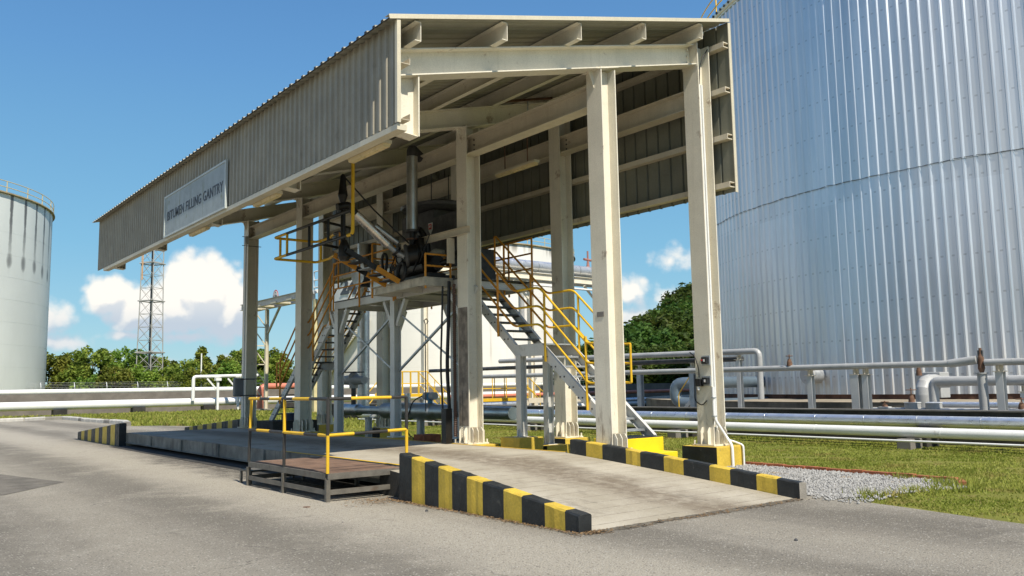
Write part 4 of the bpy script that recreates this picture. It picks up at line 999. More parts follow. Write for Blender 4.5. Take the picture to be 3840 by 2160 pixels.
# black cables and ridged hose beside the second column
for i, (dx, dy, r, z1) in enumerate(((-.02, .06, .032, 3.9), (.05, .13, .028, 3.9), (-.09, .20, .022, 3.8))):
    x = XA - .13 + dx; y = FY[1] + CB / 2 + .10 + dy
    mb = MB(); mb.tube(bend([(x, y, .42), (x + .01, y, 1.2), (x + .05 * (i - 1), y + .07 * i, 2.0), (x, y, 2.9), (x + .03, y, z1)], .4, 6), r, 8)
    tag(build(mb, 'black_cable', RUBBER), 'black cable hanging down the far side of the second column', 'cable', 'black cables down the second column')
mb = MB(); pts = []; rad = []
for i in range(150):
    z = .55 + i * .022; pts.append((XA - .055, FY[1] + CB / 2 + .055, z)); rad.append(.030 if i % 2 else .044)
mb.tube(pts, .04, 8, radii=rad); tag(build(mb, 'ridged_hose', mat('ridged_hose_rubber', (.10, .06, .045), .5)), 'ridged brown flexible hose standing against the second column', 'hose')
mb = MB(); mb.box((XA - .30, FY[1] + .24, .41), (XA - .14, FY[1] + .42, 1.15)); tag(build(mb, 'cable_guard', BLACK), 'black guard trunking round the cable ends at the second column foot', 'trunking')
for q in range(2):
    mb = MB(); pts = []
    for i in range(60):
        z = .46 + i * (.018 if q == 0 else .014); pts.append((XA - .05 - .02 * q, FY[1] - .02 + .16 * q + (.022 if i % 2 else -.022), z))
    mb.tube(pts, .007, 5); tag(build(mb, 'coil_cable', RUBBER), 'thin coiled black lead zigzagging down the stained face of the second column', 'cable', 'coiled leads on the second column')
mb = MB(); pts = [(XA - .004, FY[1] + .19 - .38 * t, 0) for t in (0, 1)]
DIRT = mat('bitumen_smear', (.24, .205, .165), .85, var=.4, vscale=5, streak=.9, scol=(.13, .115, .10), sscale=(10, 10, .8), spots=.8, spcol=(.05, .045, .04))
mb.box((XA - .006, FY[1] - .17, .78), (XA - .002, FY[1] + .17, 3.3)); o = build(mb, 'bitumen_smear', DIRT, bpy.data.objects['gantry_canopy'])
# hanging rod with hook between the legs
mb = MB(); mb.tube([(10.86, 17.25, 1.05), (10.86, 17.25, 3.1)], .014, 6); mb.tube([(10.86, 17.25, 3.1), (10.86, 17.30, 3.19), (10.86, 17.20, 3.22), (10.86, 17.12, 3.16), (10.86, 17.18, 3.10)], .014, 6); tag(build(mb, 'hooked_rod', DKGREY), 'thin dark rod with a hooked top hanging between the platform legs', 'rod')
rw = thing('round_plate', 'small grey rating plate on the behind-the-kerb gantry column', 'plate', (XA - .01, Y0, 2.9))
mb = MB(); mb.box((XA - .008, Y0 - .09, 2.78), (XA - .002, Y0 + .08, 2.87)); build(mb, 'plate', GCONC, rw)
# drum
dm = thing('oil_drum', 'dark blue steel drum behind the fourth column of the left row', 'drum', (11.45, 26.0, 0))
c = Z_ = None
p_ = onx(1090, 1600, 11.35)
mb = MB(); pr = []
z = p_.z - .05 if p_.z > 0 else 0.0
dc = (11.35, p_.y); prof = [(.285, 0), (.29, .28), (.305, .295), (.29, .31), (.29, .58), (.305, .595), (.29, .61), (.29, .87), (.30, .88)]
mb.tube([(dc[0], dc[1], .42 + b) for a, b in prof], .29, 28, radii=[a for a, b in prof]); build(mb, 'shell', BLUED, dm)
dm.location = (0, 0, 0); 
for ch in dm.children:
    ch.location = (0, 0, 0)
bpy.data.objects.remove(dm.children[0]); dm.location = V((dc[0], dc[1], .0))
mb = MB(); mb.tube([(dc[0], dc[1], b) for a, b in prof], .29, 28, radii=[a for a, b in prof]); build(mb, 'shell', BLUED, dm)
mb = MB(); mb.cyl((dc[0] + .15, dc[1], .88), .04, .02, 12); build(mb, 'bung_cap', DKGREY, dm)

# ------------------------------------------------------------------ metering pipe behind the platform legs
mp = thing('metering_pipe', 'dull silver insulated pipe of changing width lying behind the platform legs', 'pipe', (12.8, 21, .3))
mb = MB(); ys = [(25.5, .18), (24.2, .18), (24.15, .13), (22.6, .13), (22.55, .235), (19.95, .235), (19.90, .20), (18.8, .20), (18.75, .16), (16.4, .16)]
mb.tube([(12.8, y, .95) for y, r in ys], .2, 22, radii=[r for y, r in ys]); build(mb, 'jacket', ALU2, mp)
for y in (22.0, 21.3): ptube(mp, 'branch', ALU2, [(12.8, y, 1.0), (12.8, y, 1.45)], .09, 14)
for y in (23.6, 20.6, 18.4):
    mb = MB(); mb.ibeam((12.8, y, -.02), (12.8, y, .72), .16, .16, .011, .009, up=(1, 0, 0)); mb.box((12.62, y - .1, .72), (12.98, y + .1, .745)); build(mb, 'saddle_post', STRM, mp)
def gate_valve(label, x, y, z0, h, wr, m=DKGREY, body=GREYP, group='valves on the pipes behind the platform'):
    t = thing('gate_valve', label, 'valve', (x, y, z0), group)
    mb = MB(); mb.tube([(x, y, z0), (x, y, z0 + h * .35), (x, y, z0 + h * .55), (x, y, z0 + h * .6)], .06, 12, radii=[.09, .075, .05, .04]); build(mb, 'bonnet', body, t)
    ptube(t, 'stem', m, [(x, y, z0 + h * .6), (x, y, z0 + h)], .016, 8)
    mb = MB(); zz = z0 + h * .86
    mb.tube([(x + wr * math.cos(a), y + wr * math.sin(a), zz) for a in [2 * math.pi * i / 16 for i in range(17)]], .012, 6, caps=False)
    for q in range(2): mb.tube([(x + wr * math.cos(q * 1.57), y + wr * math.sin(q * 1.57), zz), (x - wr * math.cos(q * 1.57), y - wr * math.sin(q * 1.57), zz)], .009, 6)
    build(mb, 'handwheel', m, t); return t
gate_valve('black handwheel valve just above the double branch of the metering pipe', 12.5, 21.5, 1.15, .42, .14)
av = thing('actuated_valve', 'grey motor actuator with a black handwheel above the left of the metering pipe', 'valve', (12.6, 24.2, 1.1))
ptube(av, 'yoke', DKGREY, [(12.6, 24.2, 1.12), (12.6, 24.2, 1.62)], .075, 10)
mb = MB(); mb.tube([(12.6, 24.75, 1.88), (12.6, 24.3, 1.88), (12.6, 23.5, 1.86)], .15, 16, radii=[.14, .17, .12]); build(mb, 'motor', GREYP, av)
mb = MB(); mb.tube([(12.6, 24.2, 1.62), (12.6, 24.2, 2.02), (12.6, 24.2, 2.10)], .14, 16, radii=[.13, .16, .10]); build(mb, 'gear_housing', GREYP, av)
mb = MB(); mb.tube([(12.6 + .32 * math.cos(a), 24.2 + .32 * math.sin(a), 2.12) for a in [2 * math.pi * i / 20 for i in range(21)]], .016, 6, caps=False); mb.tube([(12.28, 24.2, 2.12), (12.92, 24.2, 2.12)], .012, 6); mb.tube([(12.6, 23.88, 2.12), (12.6, 24.52, 2.12)], .012, 6); build(mb, 'handwheel', DKGREY, av)
tx = thing('flow_transmitter', 'blue and grey flow transmitter mounted on the metering pipe', 'transmitter', (12.8, 20.1, 1.1))
ptube(tx, 'neck', BLUEV, [(12.8, 20.1, 1.16), (12.8, 20.1, 1.30)], .07, 12)
pbox(tx, 'centre_block', BLUEV, (12.72, 20.03, 1.26), (12.88, 20.17, 1.45), .01)
for y0, y1 in ((19.85, 20.025), (20.175, 20.35)): ptube(tx, 'head', GREYP, [(12.8, y0, 1.37), (12.8, y1, 1.37)], .105, 16)
mb = MB(); mb.tube(bend([(12.75, 20.3, 1.4), (12.6, 20.7, 1.25), (12.5, 20.9, .6), (12.5, 20.75, .3), (12.5, 20.2, .15)], .3, 6), .018, 6); tag(build(mb, 'signal_cable', RUBBER), 'black signal cable drooping from the blue transmitter', 'cable')
pbox(None, 'terracotta_box', BRICK, (11.6, 18.5, .02), (12.1, 19.0, .42), label='reddish brown box on the ground under the metering pipe', cat='box')
st_ = thing('small_stand', 'small white steel stand holding a galvanised sheet below the metering pipe', 'stand', (12.2, 17.9, 0))
pbox(st_, 'sheet_panel', ALU2, (12.15, 17.75, .36), (12.19, 18.30, .85))
for y in (17.75, 18.28): pbox(st_, 'leg', WHITEP, (12.0, y - .02, -.02), (12.04, y + .02, .33))
pbox(st_, 'top_bar', WHITEP, (11.99, 17.73, .331), (12.2, 18.31, .36))
vp = thing('vertical_pipe', 'tall silver insulated pipe rising behind the platform legs', 'pipe', (13.5, 25.25, 0)); ptube(vp, 'jacket', ALU2, [(13.5, 25.25, .9), (13.5, 25.25, 6.4)], .20, 20)
for z in (1.9, 3.1, 4.3): ptube(vp, 'band', GALV, [(13.5, 25.25, z), (13.5, 25.25, z + .05)], .206, 20)

# ================================================================== right side : pipes, bunds, insulated tank
def pipe(name, label, pts, r, m, bands=0, n=20, group=None, supports=(), bm=None, rb=.15):
    pts = [V(p) for p in pts]; t = thing(name, label, 'pipe', pts[0], group)
    mb = MB(); mb.tube(bend(pts, rb, 4) if len(pts) > 2 else pts, r, n); build(mb, 'jacket', m, t)
    if bands:
        rnd = random.Random(int(r * 1000) + len(pts)); d = (pts[1] - pts[0]); L = d.length; d.normalize(); s_ = bands * .6; 
        while s_ < L:
            p = pts[0] + d * s_; ptube(t, 'band', bm or m, [p, p + d * .012], r + .005, n); s_ += bands * rnd.uniform(.9, 1.1)
    return t
pipe('ground_pipe', 'shiny aluminium pipe running along the ground in front of the dark bund wall', [(20.3, -14, .585), (20.3, 38, .60), (44, 38, .62)], .135, ALU, 1.45, 24, bm=ALU2)
WHITEP2 = mat('scuffed_white_pipe', (.80, .80, .77), .4, var=.04, spots=.9, spcol=(.30, .26, .22), spscale=.9, streak=.3, scol=(.5, .5, .44))
pipe('ground_pipe', 'white pipe running along the grass in front of the shiny aluminium pipe', [(19.6, -14, .355), (19.6, 37.2, .40), (44, 37.2, .42)], .115, WHITEP2, 3.1, 24)
pipe('thin_pipe', 'thin white pipe low in front of the white ground pipe', [(19.0, -14, .215), (19.0, 36, .215)], .024, WHITEP, 0, 8)
for y, nm in ((10.2, 'concrete block under the ground pipes right of the canopy'), (17.2, 'concrete block under the ground pipes behind the front right column'), (24.2, 'concrete block under the ground pipes seen between the columns'), (31.0, 'far concrete block under the ground pipes'), (3.5, 'concrete block under the ground pipes outside the right edge')):
    if y < 5: continue
    mb = MB()
    mb.box((19.3, y - .17, -.03), (19.85, y + .17, .235)); tag(build(mb, 'pipe_block', GCONC, bevel=.02), nm, 'block', 'concrete blocks under the ground pipes')
    mb = MB(); mb.box((20.0, y - .2, -.03), (20.6, y + .14, .445)); tag(build(mb, 'pipe_block', DCONC, bevel=.02), nm.replace('concrete block', 'taller dark block'), 'block', 'concrete blocks under the ground pipes')
bw = thing('bund_wall', 'low black stained concrete bund wall behind the shiny ground pipe', 'wall', (21.3, 20, 0))
pbox(bw, 'wall', DCONC, (21.2, -16, -.05), (21.42, 44, .80)); pbox(bw, 'coping', GCONC, (21.17, -16, .801), (21.46, 44, .835))
pbox(None, 'bund_wall', DCONC, (21.425, 39.8, -.05), (52, 40.0, .74), label='dark cross wall closing the tank bund beyond the stairs', cat='wall')  # dark colour paints in the shade on this side of the wall
poly_sheet('gravel_floor', [(21.42, -16), (90, -16), (90, 39.8), (21.42, 39.8)], .02, mat('bund_gravel', (.20, .185, .165), .95, var=.3, vscale=6, bump=.8))
TC, TR = (53.6, 17.9), 20.1
pd = thing('tank_foundation', 'round dark stained concrete foundation ring under the big silver tank', 'foundation', (*TC, 0))
mb = MB(); mb.tube([(*TC, -.05), (*TC, .775), (*TC, .776)], TR, 160, radii=[TR + 3.6, TR + 3.6, TR + 3.5]); build(mb, 'ring_wall', mat('stained_ring_wall', (.13, .115, .085), .95, var=.4, vscale=1, streak=.8, scol=(.035, .032, .028), sscale=(1.5, 1.5, .4), spots=.7, spcol=(.03, .028, .025), bump=.5), pd)
mb = MB(); mb.tube([(*TC, .777), (*TC, .80)], TR + 4.5, 160, radii=[TR + 3.62, TR + .3]); build(mb, 'sloped_apron', mat('tan_apron', (.30, .25, .18), .95, var=.25, vscale=2, spots=.5, spcol=(.07, .06, .05)), pd)
mb = MB(); mb.tube([(*TC, .78), (*TC, .998)], TR - .02, 140); build(mb, 'rusty_base', mat('rusty_tank_base', (.10, .05, .032), .9, var=.5, vscale=1.2, spots=.8, spcol=(.03, .022, .018), streak=.5, scol=(.2, .12, .07)), pd)
tk = thing('insulated_tank', 'huge silver ribbed metal clad storage tank filling the right of the view', 'tank', (*TC, 1.0))
def tankclad(z0, z1, dr, seed):
    """ribbed cladding ring with slightly uneven sheets"""
    rnd = random.Random(seed); N = 304; mb = MB(); prof = []
    sh = 0
    for i in range(N):
        if i % 3 == 0: sh = rnd.uniform(-.006, .006)
        a0 = 2 * math.pi * i / N; da = 2 * math.pi / N
        tl = rnd.uniform(-.004, .004)
        prof += [(a0, dr + sh), (a0 + da * .33, dr + sh + tl), (a0 + da * .64, dr + sh), (a0 + da * .72, dr + sh + .055), (a0 + da * .86, dr + sh + .055)]
    n = len(prof)
    lo = [(TC[0] + (TR + r) * math.cos(a), TC[1] + (TR + r) * math.sin(a), z0) for a, r in prof]
    hi = [(TC[0] + (TR + r) * math.cos(a), TC[1] + (TR + r) * math.sin(a), z1) for a, r in prof]
    mb.add(lo + hi, [(i, (i + 1) % n, n + (i + 1) % n, n + i) for i in range(n)]); return mb
def tank_metal():
    m = bpy.data.materials.new('tank_cladding_metal'); m.use_nodes = True; t = NT(m.node_tree); bs = t.n['Principled BSDF']
    co = t.new('ShaderNodeTexCoord').outputs['Object']; x, y, z = t.sep(co)
    ang = t.math('MULTIPLY', t.math('ARCTAN2', y, x), 304 / 3 / (2 * math.pi))
    sheet = t.math('FLOOR', ang)
    wn = t.new('ShaderNodeTexWhiteNoise', noise_dimensions='2D'); t.l.new(t.xyz(sheet, t.math('FLOOR', t.math('DIVIDE', z, 8.2)), 0), wn.inputs['Vector'])
    base = t.ramp(wn.outputs['Value'], 0, 1, .90, 1.0, False)
    nz = t.noise(t.vmul(co, (2, 2, .12)), 1.0, 6, .6)
    base = t.math('MULTIPLY', base, t.ramp(nz, .3, .7, .88, 1.06))
    col = t.mix(base, (0, 0, 0, 1), (.70, .735, .775, 1))
    # pale oxidation toward the foot with drips
    dr = t.noise(t.vmul(co, (3.5, 3.5, .25)), 1.0, 5, .65)
    low = t.math('MULTIPLY', t.ramp(z, 0.0, 4.0, 1, 0), t.ramp(dr, .35, .65))
    col = t.mix(t.math('MULTIPLY', low, .65), col, (.56, .52, .45, 1))
    # screw heads in rows and a few rust weeps below the mid joint
    fr = t.math('ABSOLUTE', t.math('SUBTRACT', t.math('FRACT', t.math('MULTIPLY_ADD', t.math('ARCTAN2', y, x), 304 / (2 * math.pi), .2)), .5)); fz = t.math('ABSOLUTE', t.math('SUBTRACT', t.math('FRACT', t.math('DIVIDE', z, 1.52)), .5))
    scr = t.math('MULTIPLY', t.ramp(fr, .10, .16, 1, 0), t.ramp(fz, .015, .03, 1, 0))
    col = t.mix(t.math('MULTIPLY', scr, .28), col, (.10, .10, .10, 1))
    t.l.new(col, bs.inputs['Base Color'])
    bs.inputs['Metallic'].default_value = 0.80
    t.l.new(t.math('ADD', t.ramp(nz, .3, .7, .38, .46), t.math('MULTIPLY', low, .3)), bs.inputs['Roughness'])
    bn = t.new('ShaderNodeBump'); bn.inputs['Strength'].default_value = .16; bn.inputs['Distance'].default_value = .10
    t.l.new(t.noise(t.vmul(co, (.8, .8, .5)), 1.0, 3, .5), bn.inputs['Height']); t.l.new(bn.outputs[0], bs.inputs['Normal'])
    return m
TKM = tank_metal()
ZS1 = 10.1
build(tankclad(1.0, ZS1, 0, 3), 'lower_cladding', TKM, tk, fix=False); build(tankclad(ZS1 - .06, 21.0, .03, 5), 'upper_cladding', TKM, tk, fix=False)
mb = MB(); rs_ = random.Random(2); mb.tube([(TC[0] + (TR + .062) * math.cos(2 * math.pi * i / 300), TC[1] + (TR + .062) * math.sin(2 * math.pi * i / 300), ZS1 - .05 + rs_.uniform(-.035, .035)) for i in range(301)], .010, 4, caps=False); build(mb, 'lap_joint', DKGREY, tk)
mb = MB(); mb.tube([(*TC, 20.9), (*TC, 21.2), (*TC, 21.25), (*TC, 23.2)], TR, 140, radii=[TR + .10, TR + .22, TR + .18, .5]); build(mb, 'roof', ALU2, tk)
mb = MB(); mb.arc(TC, TR + .12, 21.05, 0, 2 * math.pi, 180, .09, 6); build(mb, 'top_rim', CREAM, tk)
mb = MB()
for i in range(280):
    a = 2 * math.pi * i / 280; mb.cyl((TC[0] + (TR + .22) * math.cos(a), TC[1] + (TR + .22) * math.sin(a), 21.1), .05, .12, 5)
build(mb, 'rim_bolt', DKGREY, tk)
a0 = math.atan2(onz(2690, 1434, 1.0).y * 0 + 35.5 - TC[1], 44.0 - TC[0])
rl2 = []
for i in range(12):
    a = a0 - .9 + i * .16
    ptube(tk, 'rail_post', YEL, [(TC[0] + (TR - .1) * math.cos(a), TC[1] + (TR - .1) * math.sin(a), 21.1), (TC[0] + (TR - .1) * math.cos(a), TC[1] + (TR - .1) * math.sin(a), 22.5)], .04, 6)
for z in (21.9, 22.5):
    mb = MB(); mb.arc(TC, TR - .1, z, a0 - .95, a0 + .9, 50, .035, 6); build(mb, 'rail', YEL, tk)
mb = MB(); q = (TC[0] + (TR + .3) * math.cos(a0), TC[1] + (TR + .3) * math.sin(a0)); mb.box((q[0] - .5, q[1] - .4, 21.0), (q[0] + .5, q[1] + .4, 21.9)); build(mb, 'roof_platform', ORNG, tk)
# nozzle on the shell
n0 = onx(3072, 1447, 33.8)
nz_ = V((n0.x - TC[0], n0.y - TC[1], 0)).normalized()
b0 = V((TC[0], TC[1], 1.85)) + nz_ * (TR - .1)
ptube(tk, 'nozzle', GALV, [b0, b0 + nz_ * .75], .36, 22); ptube(tk, 'nozzle_flange', GREYP, [b0 + nz_ * .751, b0 + nz_ * .84], .40, 22)

# pipes on stands inside the bund
GP = 'grey pipes on stands inside the bund'
pipe('overhead_pipe', 'long grey pipe on steel stands above the dark bund wall', [(23, 32, 2.05), (23, 10.75, 1.985)], .088, GREYP, 1.9, 18, GP, bm=GREYP)
pipe('overhead_pipe', 'short grey pipe end rising over the rusty valve at the right', [(23, 10.748, 1.985), (23, 10.05, 2.06)], .11, GREYP, 0, 18, GP)
pipe('overhead_pipe', 'grey pipe past the rusty valve to the right edge', [(23, 9.86, 1.985), (23, 4, 1.96)], .088, GREYP, 1.1, 18, GP)
pipe('overhead_pipe', 'upper grey pipe that ends in a downward elbow left of the tank nozzle', [(25, 33, 2.80), (25, 18.15, 2.66), (25, 18.15, 1.0)], .105, GREYP, 2.2, 18, GP, rb=.2)
pipe('overhead_pipe', 'dark pipe under the upper grey pipe behind the yellow stair rail', [(25.2, 40, 2.50), (25.2, 19.0, 2.42)], .09, DKGREY, 0, 16, GP)
pipe('overhead_pipe', 'pale grey pipe turning down beside the fat elbow at the right', [(25, 3, 1.50), (25, 12.2, 1.52), (25, 12.2, .4)], .14, GREYP, 0, 20, GP, rb=.2)
pipe('overhead_pipe', 'fat pale elbow pipe dropping behind the bund wall', [(27.5, 13.05, 1.50), (26.1, 13.05, 1.50), (26.1, 13.05, .3)], .235, GREYP, 0, 22, GP, rb=.4)
pipe('overhead_pipe', 'low shiny pipe just above the bund wall at the right', [(24.2, 12.0, .86), (24.2, 3, .86)], .095, ALU, 0, 18, GP)
pipe('loop_pipe', 'blue grey pipe making an upright loop beyond the bund wall', [(36, 25.2, 1.60), (30.4, 25.2, 1.60), (30, 26.4, 1.60), (30, 26.4, .75), (30.4, 25.0, .62), (36, 25.0, .62)], .26, mat('blue_grey_jacket', (.16, .21, .25), .4, .4), 0, 20, rb=.5)
def stand(label, x, y, zt, wid=.16, group='steel stands under the overhead pipes', head=True, m=None):
    t = thing('pipe_stand', label, 'stand', (x, y, 0), group); mb = MB(); mb.ibeam((x, y, 0), (x, y, zt - .16), wid, wid, .012, .009, up=(1, 0, 0)); build(mb, 'post', m or STRM, t)
    if head:
        pbox(t, 'cap_plate', CREAM2, (x - .13, y - .13, zt - .159), (x + .13, y + .13, zt - .14))
        mb = MB(); mb.box((x - .09, y - .012, zt - .139), (x + .09, y + .012, zt)); mb.box((x - .012, y - .09, zt - .139), (x + .012, y - .0125, zt)); mb.box((x - .012, y + .0125, zt - .139), (x + .012, y + .09, zt)); mb.box((x - .1, y - .1, zt + .001), (x + .1, y + .1, zt + .012)); build(mb, 'saddle', CREAM2, t)
stand('slim stand under the long grey pipe, left of the fat double stand', 23, 14.9, 1.905)
stand('tall stand under the upper grey pipe, nearest the front right column', 25.0, 19.0, 2.54)
t2 = stand('fat double stand under the long grey pipe in front of the tank', 23, 13.42, 1.905, .24)
stand('other half of the fat double stand, touching it', 23, 13.12, 1.905, .18)
stand('stand right of the rusty valve near the right edge', 23, 9.52, 1.905, .18)
stand('low stand at the right edge under the pale pipe', 25, 9.75, 1.36, .2)
stand('dark stand behind the yellow stair rail', 25.2, 24.0, 2.34, .2, m=GALV); stand('grey stand just left of the front right column', 25.2, 21.3, 2.34, .2, m=GALV)
sv = thing('standpipe', 'thick upright grey tube carrying a rusty valve at the right', 'standpipe', (23, 9.96, 0))
ptube(sv, 'tube', GREYP, [(23, 9.96, 0), (23, 9.96, 1.70)], .115, 20); ptube(sv, 'top_flange', GREYP, [(23, 9.96, 1.701), (23, 9.96, 1.73)], .15, 20)
mb = MB(); mb.tube([(23, 9.96, 1.73), (23, 9.96, 1.84), (23, 9.96, 2.12), (23, 9.96, 2.2), (23, 9.96, 2.36)], .04, 10, radii=[.05, .085, .07, .04, .035]); build(mb, 'valve_body', RUST, sv)
mb = MB(); mb.box((22.97, 9.90, 2.14), (23.03, 10.02, 2.30)); build(mb, 'valve_lever', DKGREY, sv)
for i, (y, zb, h, wr, lab) in enumerate(((12.78, .80, .20, .10, 'low rusty valve on a stub behind the wall, leftmost of the group'), (12.0, .94, .42, .13, 'rusty valve with wide handwheel on the middle stub'), (15.6, 2.07, .35, .1, 'rusty valve on top of the long grey pipe left of the double stand'), (12.6, 1.70, .45, .09, 'tall thin rusty valve spindle above the fat elbow'), (9.2, .78, .32, .12, 'rusty valve low beside the right stand'), (8.95, 1.62, .42, .1, 'rusty valve by the right edge above the pale pipe'))):
    gate_valve(lab, 23.3 if i in (0, 1, 4) else (23 if i == 2 else 26), y if i != 3 else 13.1, zb, h, wr, RUST, RUST, 'rusty valves around the bund pipes')
for y, r, zt, lab in ((12.78, .16, .82, 'small round grey stub pot behind the wall'), (11.98, .21, .95, 'middle round grey pot under the wide handwheel'), (11.40, .21, .94, 'right round grey pot under the pale pipe')):
    t = thing('insulated_pot', lab, 'pot', (23.3, y, 0), 'round grey pots behind the bund wall'); mb = MB(); mb.cyl((23.3, y, .3), r, zt - .3, 24); build(mb, 'jacket', GREYP, t)
    mb = MB(); mb.cyl((23.3, y, zt), r + .012, .015, 24); build(mb, 'lid', WHITEP, t)
pipe('manifold_pipe', 'pale manifold pipe linking the round pots low behind the wall', [(23.3, 13.3, .62), (23.3, 8, .62)], .2, GREYP, 0, 18)
pbox(None, 'valve_box', GREYP, (26.9, 12.9, 1.0), (27.5, 13.7, 1.80), .02, label='pale square insulation box behind the fat elbow', cat='box')
bs_ = thing('bund_steps', 'small grey steps with yellow rails over the dark cross wall', 'steps', (27, 23.4, 0))
for i in range(4): pbox(bs_, 'step', GALV, (27.0, 22.85 + i * .22, .95 - i * .22), (27.7, 23.05 + i * .22, .985 - i * .22))
for x in (27.0, 27.7):
    pbar(bs_, 'stringer', GALV, (x, 22.7, 1.15), (x, 23.8, .10), .03, .12); ptube(bs_, 'rail', YEL, bend([(x, 22.6, 1.95), (x, 22.9, 1.95), (x, 23.6, 1.15), (x, 23.6, .4)], .1), .02, 8)
    ptube(bs_, 'rail_post', YEL, [(x, 22.9, .9), (x, 22.9, 1.95)], .02, 8)
# ================================================================== left and far background
pipe('white_pipe', 'big white pipe with a cream underside, low along the left bund wall', [(-60, 69.6, .80), (62, 69.6, .77)], .315, WHITEP, 0, 22, rb=.1)
pipe('white_pipe', 'white pipe along the top of the left bund wall', [(-60, 72.78, 1.83), (80, 72.78, 1.74)], .20, WHITEP, 0, 18, rb=.1)
pbox(None, 'bund_wall', STUCCO, (-80, 72.6, -.05), (90, 73.0, 1.62), label='brown rendered bund wall between the two white pipes at the left', cat='wall')
for i, x in enumerate((12.6, 18.0, 23.3, 30, 38)):
    mb = MB(); mb.box((x - .45, 69.2, -.03), (x + .45, 70.0, .50)); tag(build(mb, 'pipe_block', DCONC), '%s dark concrete block from the left under the big white pipe' % ordinal(i), 'block', 'dark blocks under the big white pipe')
gp = thing('gooseneck_pipe', 'white pipe arch standing over the big white pipe left of the far column', 'pipe', (22, 69, 0))
ptube(gp, 'arch', WHITEP, bend([(21.95, 69.1, .9), (21.95, 69.1, 2.78), (27.0, 68.6, 2.86)], .25), .13, 16)
for x in (23.75, 25.4):
    mb = MB(); mb.bar((x, 68.7, 0), (x, 68.7, 2.45), .16, .16, (1, 0, 0)); mb.box((x - .22, 68.5, 2.45), (x + .22, 68.9, 2.66)); mb.bar((x - .05, 68.85, 1.75), (x - .8, 68.85, 2.62), .12, .12); build(mb, 'bracket_post', WHITEP, gp)
pipe('red_pipe', 'salmon red pipe with a bend rising beside the far stair', [(26.2, 66, .1), (26.2, 66, 1.93), (30.6, 66, 1.92), (30.6, 67.5, 1.92), (30.6, 67.5, .1)], .25, ORP, 0, 16, rb=.5)
pipe('red_pipe', 'rusty salmon pipe in front of the far right bund wall', [(30, 45, .98), (60, 45, 1.05)], .13, ORP, 0, 12)
pbox(None, 'bund_wall', STUCCO, (42, 50.0, -.05), (90, 50.4, 1.62), label='brown rendered bund wall below the wooded hill', cat='wall')
poly_sheet('grass_verge', [(10, 62), (80, 62), (80, 69), (10, 69)], .006, TURF) if False else None
# tanks
def plain_tank(name, label, c, r, h, m, stain, seams, rail=True, stairs=None, z0=0.0, dark_top=True):
    t = thing(name, label, 'tank', (*c, 0)); n = 96
    mb = MB(); mb.tube([(*c, z0), (*c, h)], r, n, caps=False); build(mb, 'shell', m, t)
    mb = MB(); mb.tube([(*c, h - .02), (*c, h + .12), (*c, h + .13), (*c, h + 1.0)], r, n, radii=[r + .05, r + .12, r + .05, .4]); build(mb, 'roof', WHITET, t)
    for z in seams:
        mb = MB(); mb.arc(c, r + .002, z, 0, 2 * math.pi, n, .007, 4); build(mb, 'seam', m, t)
    if rail:
        mb = MB()
        k = 36
        for zz in (.55, 1.1): mb = MB(); mb.arc(c, r + .05, h + zz, 0, 2 * math.pi, n, .04, 5); build(mb, 'rail', RAILF, t)
        for i in range(k):
            a = 2 * math.pi * i / k; ptube(t, 'rail_post', RAILF, [(c[0] + (r + .05) * math.cos(a), c[1] + (r + .05) * math.sin(a), h), (c[0] + (r + .05) * math.cos(a), c[1] + (r + .05) * math.sin(a), h + 1.1)], .045, 5)
        mb = MB(); mb.arc(c, r + .14, h - .02, 0, 2 * math.pi, n, .09, 5); build(mb, 'top_rim', stain, t)
    return t
RAILF = mat('faded_yellow_rail', (.52, .44, .24), .6, var=.1)
RIM = mat('dirty_rim', (.30, .24, .13), .8, var=.3)
